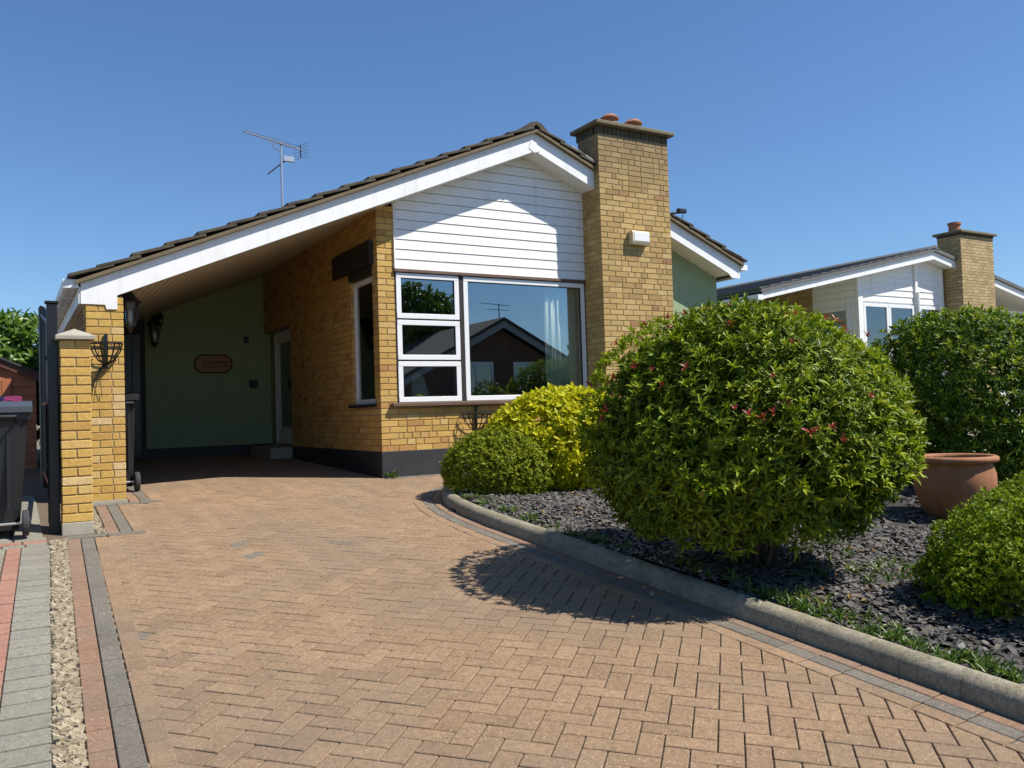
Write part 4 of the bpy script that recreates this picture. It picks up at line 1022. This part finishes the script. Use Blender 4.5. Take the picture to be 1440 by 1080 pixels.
def tree(name, label, base, crown_c, rad, n, k, L, Wd, seed, trunk_r=.13, group=None, amp=.25):
    r = np.random.RandomState(seed); t = empty(name, base, label, 'tree', group); c = np.array(crown_c, float); rad = np.array(rad, float)
    P, ax = rosettes(r, c, rad, n, (.35, 1.03), amp, 26, -.95*rad[2], .3, .7, 9)
    leaves_mesh(*rosette_leaves(r, P, ax, k, L, Wd, (20, 100)), 'crown', 'tree_leaf', t)
    b = np.array(base, float); m = MB(); m.tube([b-[0, 0, .1], b*.6+c*.4, b*.3+c*.7, c+[.05, .05, rad[2]*.4]], [trunk_r, trunk_r*.8, trunk_r*.6, trunk_r*.2], 8)
    for i in range(9):
        d = unit(r.randn(3)); d[2] = abs(d[2])*.6; s0 = b*.35+c*.65+np.array([0, 0, r.rand()*rad[2]*.5-.2*rad[2]]); e = c+d*rad*.75
        m.tube([s0, (s0+e)/2+[0, 0, .1], e], [trunk_r*.35, trunk_r*.22, trunk_r*.06], 5)
    m.build('trunk', 'bark', t, smooth=True); return t
tc = U(22, 492, 1, 9.0)
tree('leafy_tree', 'broad leafy green tree rising behind the brown shed', (tc[0]-.3, 9.0, G(9)), (tc[0]-.35, 9.0, tc[2]-.45), (1.6, 1.2, 1.25), 1500, 8, .16, .07, 71)

# ------------------------------------------------------------------ the next bungalow on the right
NY = 2.595; nax, naz = 15.234, 4.25; ns = .209
nt = lambda x: naz-ns*abs(x-nax)
nb = lambda x: nt(x)-.18
ng = G(2.9)
nh = empty('neighbour_bungalow', (14.5, 5, ng), 'white clad bungalow with low grey roof and brown chimney beyond the shrubs', 'house')
MB().prism([(9.4, nt(9.4)), (nax, naz), (nax, naz-.18), (9.4, nb(9.4)+.03)], NY, NY+.025).build('bargeboard', 'white_paint', nh)
MB().prism([(nax+.002, naz), (21.0, nt(21)), (21.0, nb(21)), (nax+.002, naz-.18)], NY+.001, NY+.025).build('bargeboard', 'white_paint', nh)
nr_ = MB(); nr_.prism([(9.3, nt(9.3)+.004), (nax, naz+.004), (nax, naz+.085), (9.3, nt(9.3)+.085)], NY-.05, NY+9.5); nr_.prism([(nax, naz+.004), (21.1, nt(21.1)+.004), (21.1, nt(21.1)+.085), (nax, naz+.085)], NY-.05, NY+9.5)
nr_ = nr_.build('roof', 'grey_roof', nh)
for k in range(19):
    x0 = 9.25+k*.315; MB().prism([(x0, nt(x0)+.086), (x0+.33, nt(x0+.33)+.075), (x0+.33, nt(x0+.33)+.087), (x0, nt(x0)+.112)], NY-.06, NY+9.5).build('roof_course', 'grey_roof', nr_)
MB().prism([(nax-.16, nt(nax-.16)+.09), (nax, naz+.15), (nax+.16, nt(nax+.16)+.09)], NY-.06, NY+9.5).build('ridge_tile', 'grey_roof', nr_)
MB().prism([(9.6, nb(9.6)+.03), (nax, naz-.15), (nax, naz-.13), (9.6, nb(9.6)+.05)], NY+.025, NY+7).prism([(nax, naz-.15), (20.9, nb(20.9)+.03), (20.9, nb(20.9)+.05), (nax, naz-.13)], NY+.026, NY+7).build('soffit', 'white_paint', nh)
MB().box(9.24, 9.38, NY-.02, NY+9, 2.86, 2.97).build('gutter', 'white_paint', nh)
MB().box(9.385, 9.41, NY+.03, NY+9, 2.82, 3.0).build('fascia', 'white_paint', nh)
cx0, cx1 = 12.76, 15.95; wy = NY+.32
gw = MB().prism([(cx0, ng), (cx1, ng), (cx1, nb(cx1)+.04), (nax, nb(nax)+.04), (cx0, nb(cx0)+.04)], wy, wy+.15).build('front_wall', 'white_boards', nh)
z = 3.02
while z < 4.1:
    for (a0, a1) in ((cx0+.16, 14.83), (14.95, cx1)):
        poly = clip_poly([(a0, z), (a1, z), (a1, z+.155), (a0, z+.155)], lambda p: naz-.16-ns*(nax-p[0])-p[1]); poly = clip_poly(poly, lambda p: naz-.16-ns*(p[0]-nax)-p[1])
        if len(poly) > 2:
            n = len(poly); m = MB(); m.add([(a, wy-.022+.02*(b-z)/.155, b) for a, b in poly]+[(a, wy+.01, b) for a, b in poly], [tuple(range(n)), tuple(range(2*n-1, n-1, -1))]+[(i, i+n, (i+1) % n+n, (i+1) % n) for i in range(n)])
            m.build('cladding_board', 'white_boards', gw)
    z += .15
MB().box(cx0-.02, cx0+.14, wy-.05, wy+.02, ng, nb(cx0)+.03).box(14.85, 14.94, wy-.06, wy, ng, nb(14.9)+.02).box(cx1-.06, cx1+.03, wy-.05, wy, ng, nb(cx1)).build('corner_post', 'white_paint', nh)
MB().tube([(14.895, wy-.09, ng), (14.895, wy-.09, 3.3)], .035, 8).build('downpipe', 'white_paint', nh)
for (x0, x1) in ((12.93, 13.83), (13.84, 14.80), (14.99, 15.88)):
    m = MB(); frame_rect(m, x0, x1, 1.0, 2.97, .075, wy-.04, wy-.003); wd = m.build('window', 'upvc', nh)
    MB().box(x0+.07, x1-.07, wy-.015, wy-.010, 1.07, 2.90).build('pane', 'glass', wd)
    m = MB(); N = 36
    for i in range(N): 
        a = x0+.08+(x1-x0-.16)*i/N; m.box(a, a+(x1-x0-.16)/N*.96, wy-.0095+.002*(i % 2), wy-.004, 1.08, 2.88)
    m.build('blind', 'curtain_cloth', wd)
# side wall in shadow, boards, window and brick
MB().box(cx0, cx0+.15, wy+.16, wy+1.24, ng, nb(cx0)+.03).build('side_wall', 'white_boards', nh)
z = 2.98
while z < 3.6: MB().box(cx0-.02, cx0-.001, wy+.05, wy+1.2, z, z+.14, .004).build('cladding_board', 'white_boards', nh); z += .15
m = MB()
for (y0, y1, z0, z1) in ((wy+.2, wy+.27, 1.1, 2.9), (wy+1.1, wy+1.17, 1.1, 2.9), (wy+.27, wy+1.1, 2.83, 2.9), (wy+.27, wy+1.1, 1.1, 1.17)): m.box(cx0-.05, cx0-.003, y0, y1, z0, z1)
sdw = m.build('window', 'upvc', nh); MB().box(cx0-.02, cx0-.015, wy+.22, wy+1.15, 1.12, 2.88).build('pane', 'glass', sdw)
MB().box(cx0-.03, cx0+.1, wy+1.245, wy+7, ng, nb(cx0)+.03).build('brick_side_wall', 'neighbour_brick', nh)
MB().box(10.0, cx0, wy+5.4, wy+5.6, ng, nb(10)+.3).build('back_wall', 'neighbour_brick', nh)
MB().box(17.4, 20.6, wy+.02, wy+.2, ng, nb(20.6)+.04).build('front_wall', 'white_boards', nh)
MB().box(18.2, 20.3, wy-.02, wy+.015, 1.6, 2.9).build('window', 'glass', nh)
nc = MB().box(16.10, 17.48, NY-.15, NY+.45, ng, 4.70).build('chimney', 'neighbour_brick', nh)
MB().box(16.02, 17.56, NY-.23, NY+.53, 4.76, 4.82, .01).build('cap_slab', 'old_concrete', nc); MB().box(16.09, 17.49, NY-.16, NY+.46, 4.701, 4.759).build('brick_course', 'sooty_brick', nc)
MB().lathe([(.16, 0), (.17, .03), (.14, .06), (.13, .2), (.16, .22), (.155, .27), (.1, .28)], (16.45, NY+.2, 4.82), 18).build('chimney_pot', 'chimney_pot_clay', nc)
add_dish_arm(17.485, NY+.1, 4.0, 'small black dish arm beside the farther brown chimney', 1.1)

# ------------------------------------------------------------------ across the road (seen mirrored in the front window)
oy = -19.5; ox, oz = 13.15, 4.4; os_ = .52; og = G(oy)
oh = empty('opposite_house', (ox, oy-4, og), 'dark brick gabled house across the road mirrored in the window', 'house')
ot = lambda x: oz-os_*abs(x-ox)
MB().prism([(ox-4.2, og-.2), (ox+4.2, og-.2), (ox+4.2, ot(ox+4.2)-.3), (ox, oz-.3), (ox-4.2, ot(ox-4.2)-.3)], oy-8, oy-.4).build('wall', 'red_brick_far', oh)
MB().prism([(ox-4.6, ot(ox-4.6)-.3), (ox, oz-.3), (ox+4.6, ot(ox+4.6)-.3), (ox+4.6, ot(ox+4.6)-.02), (ox, oz-.02), (ox-4.6, ot(ox-4.6)-.02)], oy-.03, oy).build('bargeboard', 'shade_grey_paint', oh)
MB().prism([(ox-4.8, ot(ox-4.8)-.02), (ox, oz-.02), (ox+4.8, ot(ox+4.8)-.02), (ox+4.8, ot(ox+4.8)+.12), (ox, oz+.12), (ox-4.8, ot(ox-4.8)+.12)], oy-9, oy+.05).build('roof', 'roof_far', oh)
for (x0, x1) in ((ox-1.9, ox-.35), (ox+.6, ox+2.2)):
    m = MB(); frame_rect(m, x0, x1, 1.2, 2.75, .09, oy-.4, oy-.34); m.box((x0+x1)/2-.04, (x0+x1)/2+.04, oy-.398, oy-.342, 1.29, 2.66); wd = m.build('window', 'upvc', oh)
    MB().box(x0+.08, x1-.08, oy-.38, oy-.372, 1.28, 2.67).build('pane', 'glass', wd)
oa = empty('roof_aerial', (ox+.2, oy-1, oz), 'thin aerial on the ridge of the house across the road', 'aerial')
MB().tube([(ox+.25, oy-.8, oz), (ox+.25, oy-.8, oz+.75)], .02, 6).build('mast', 'black_metal', oa); MB().tube([(ox-.55, oy-.9, oz+.78), (ox+.65, oy-.6, oz+.66)], .014, 5).build('boom', 'black_metal', oa); MB().tube([(ox-.3, oy-.8, oz+.52), (ox+.7, oy-.8, oz+.5)], .012, 5).build('second_boom', 'black_metal', oa)
for (x, y, h, rd, lb_, sd) in ((12.6, -27, 6.7, 1.25, 'taller dark tree across the road mirrored in the upper left pane', 81), (14.0, -27.5, 6.4, 1.0, 'smaller dark tree across the road mirrored beside the taller one', 82), (22.5, -25, 5.0, 1.8, 'lower tree right of the house across the road', 83)):
    tree('street_tree', lb_, (x, y, G(y)), (x, y, h-rd*1.1), (rd, rd, rd*1.15), 520, 7, .26, .11, sd, .2, 'trees across the road')
def far_bush(x, y, rad, h, n, sd, label):
    shrub('hedge_shrub', label, (x, y, G(y)+h*.5), (rad, rad*.8, h*.55), n, 7, .12, .05, 'small_leaf', sd, nstem=4, base=(x, y, G(y)), group='shrubs across the road')
far_bush(11.7, -18.2, .9, 1.9, 420, 91, 'round green shrub under the left window across the road'); far_bush(14.0, -18.0, 1.2, 1.55, 420, 92, 'wide low shrub under the right window across the road'); far_bush(16.4, -18, 1.2, 2.2, 400, 93, 'tall shrub right of the windows across the road')
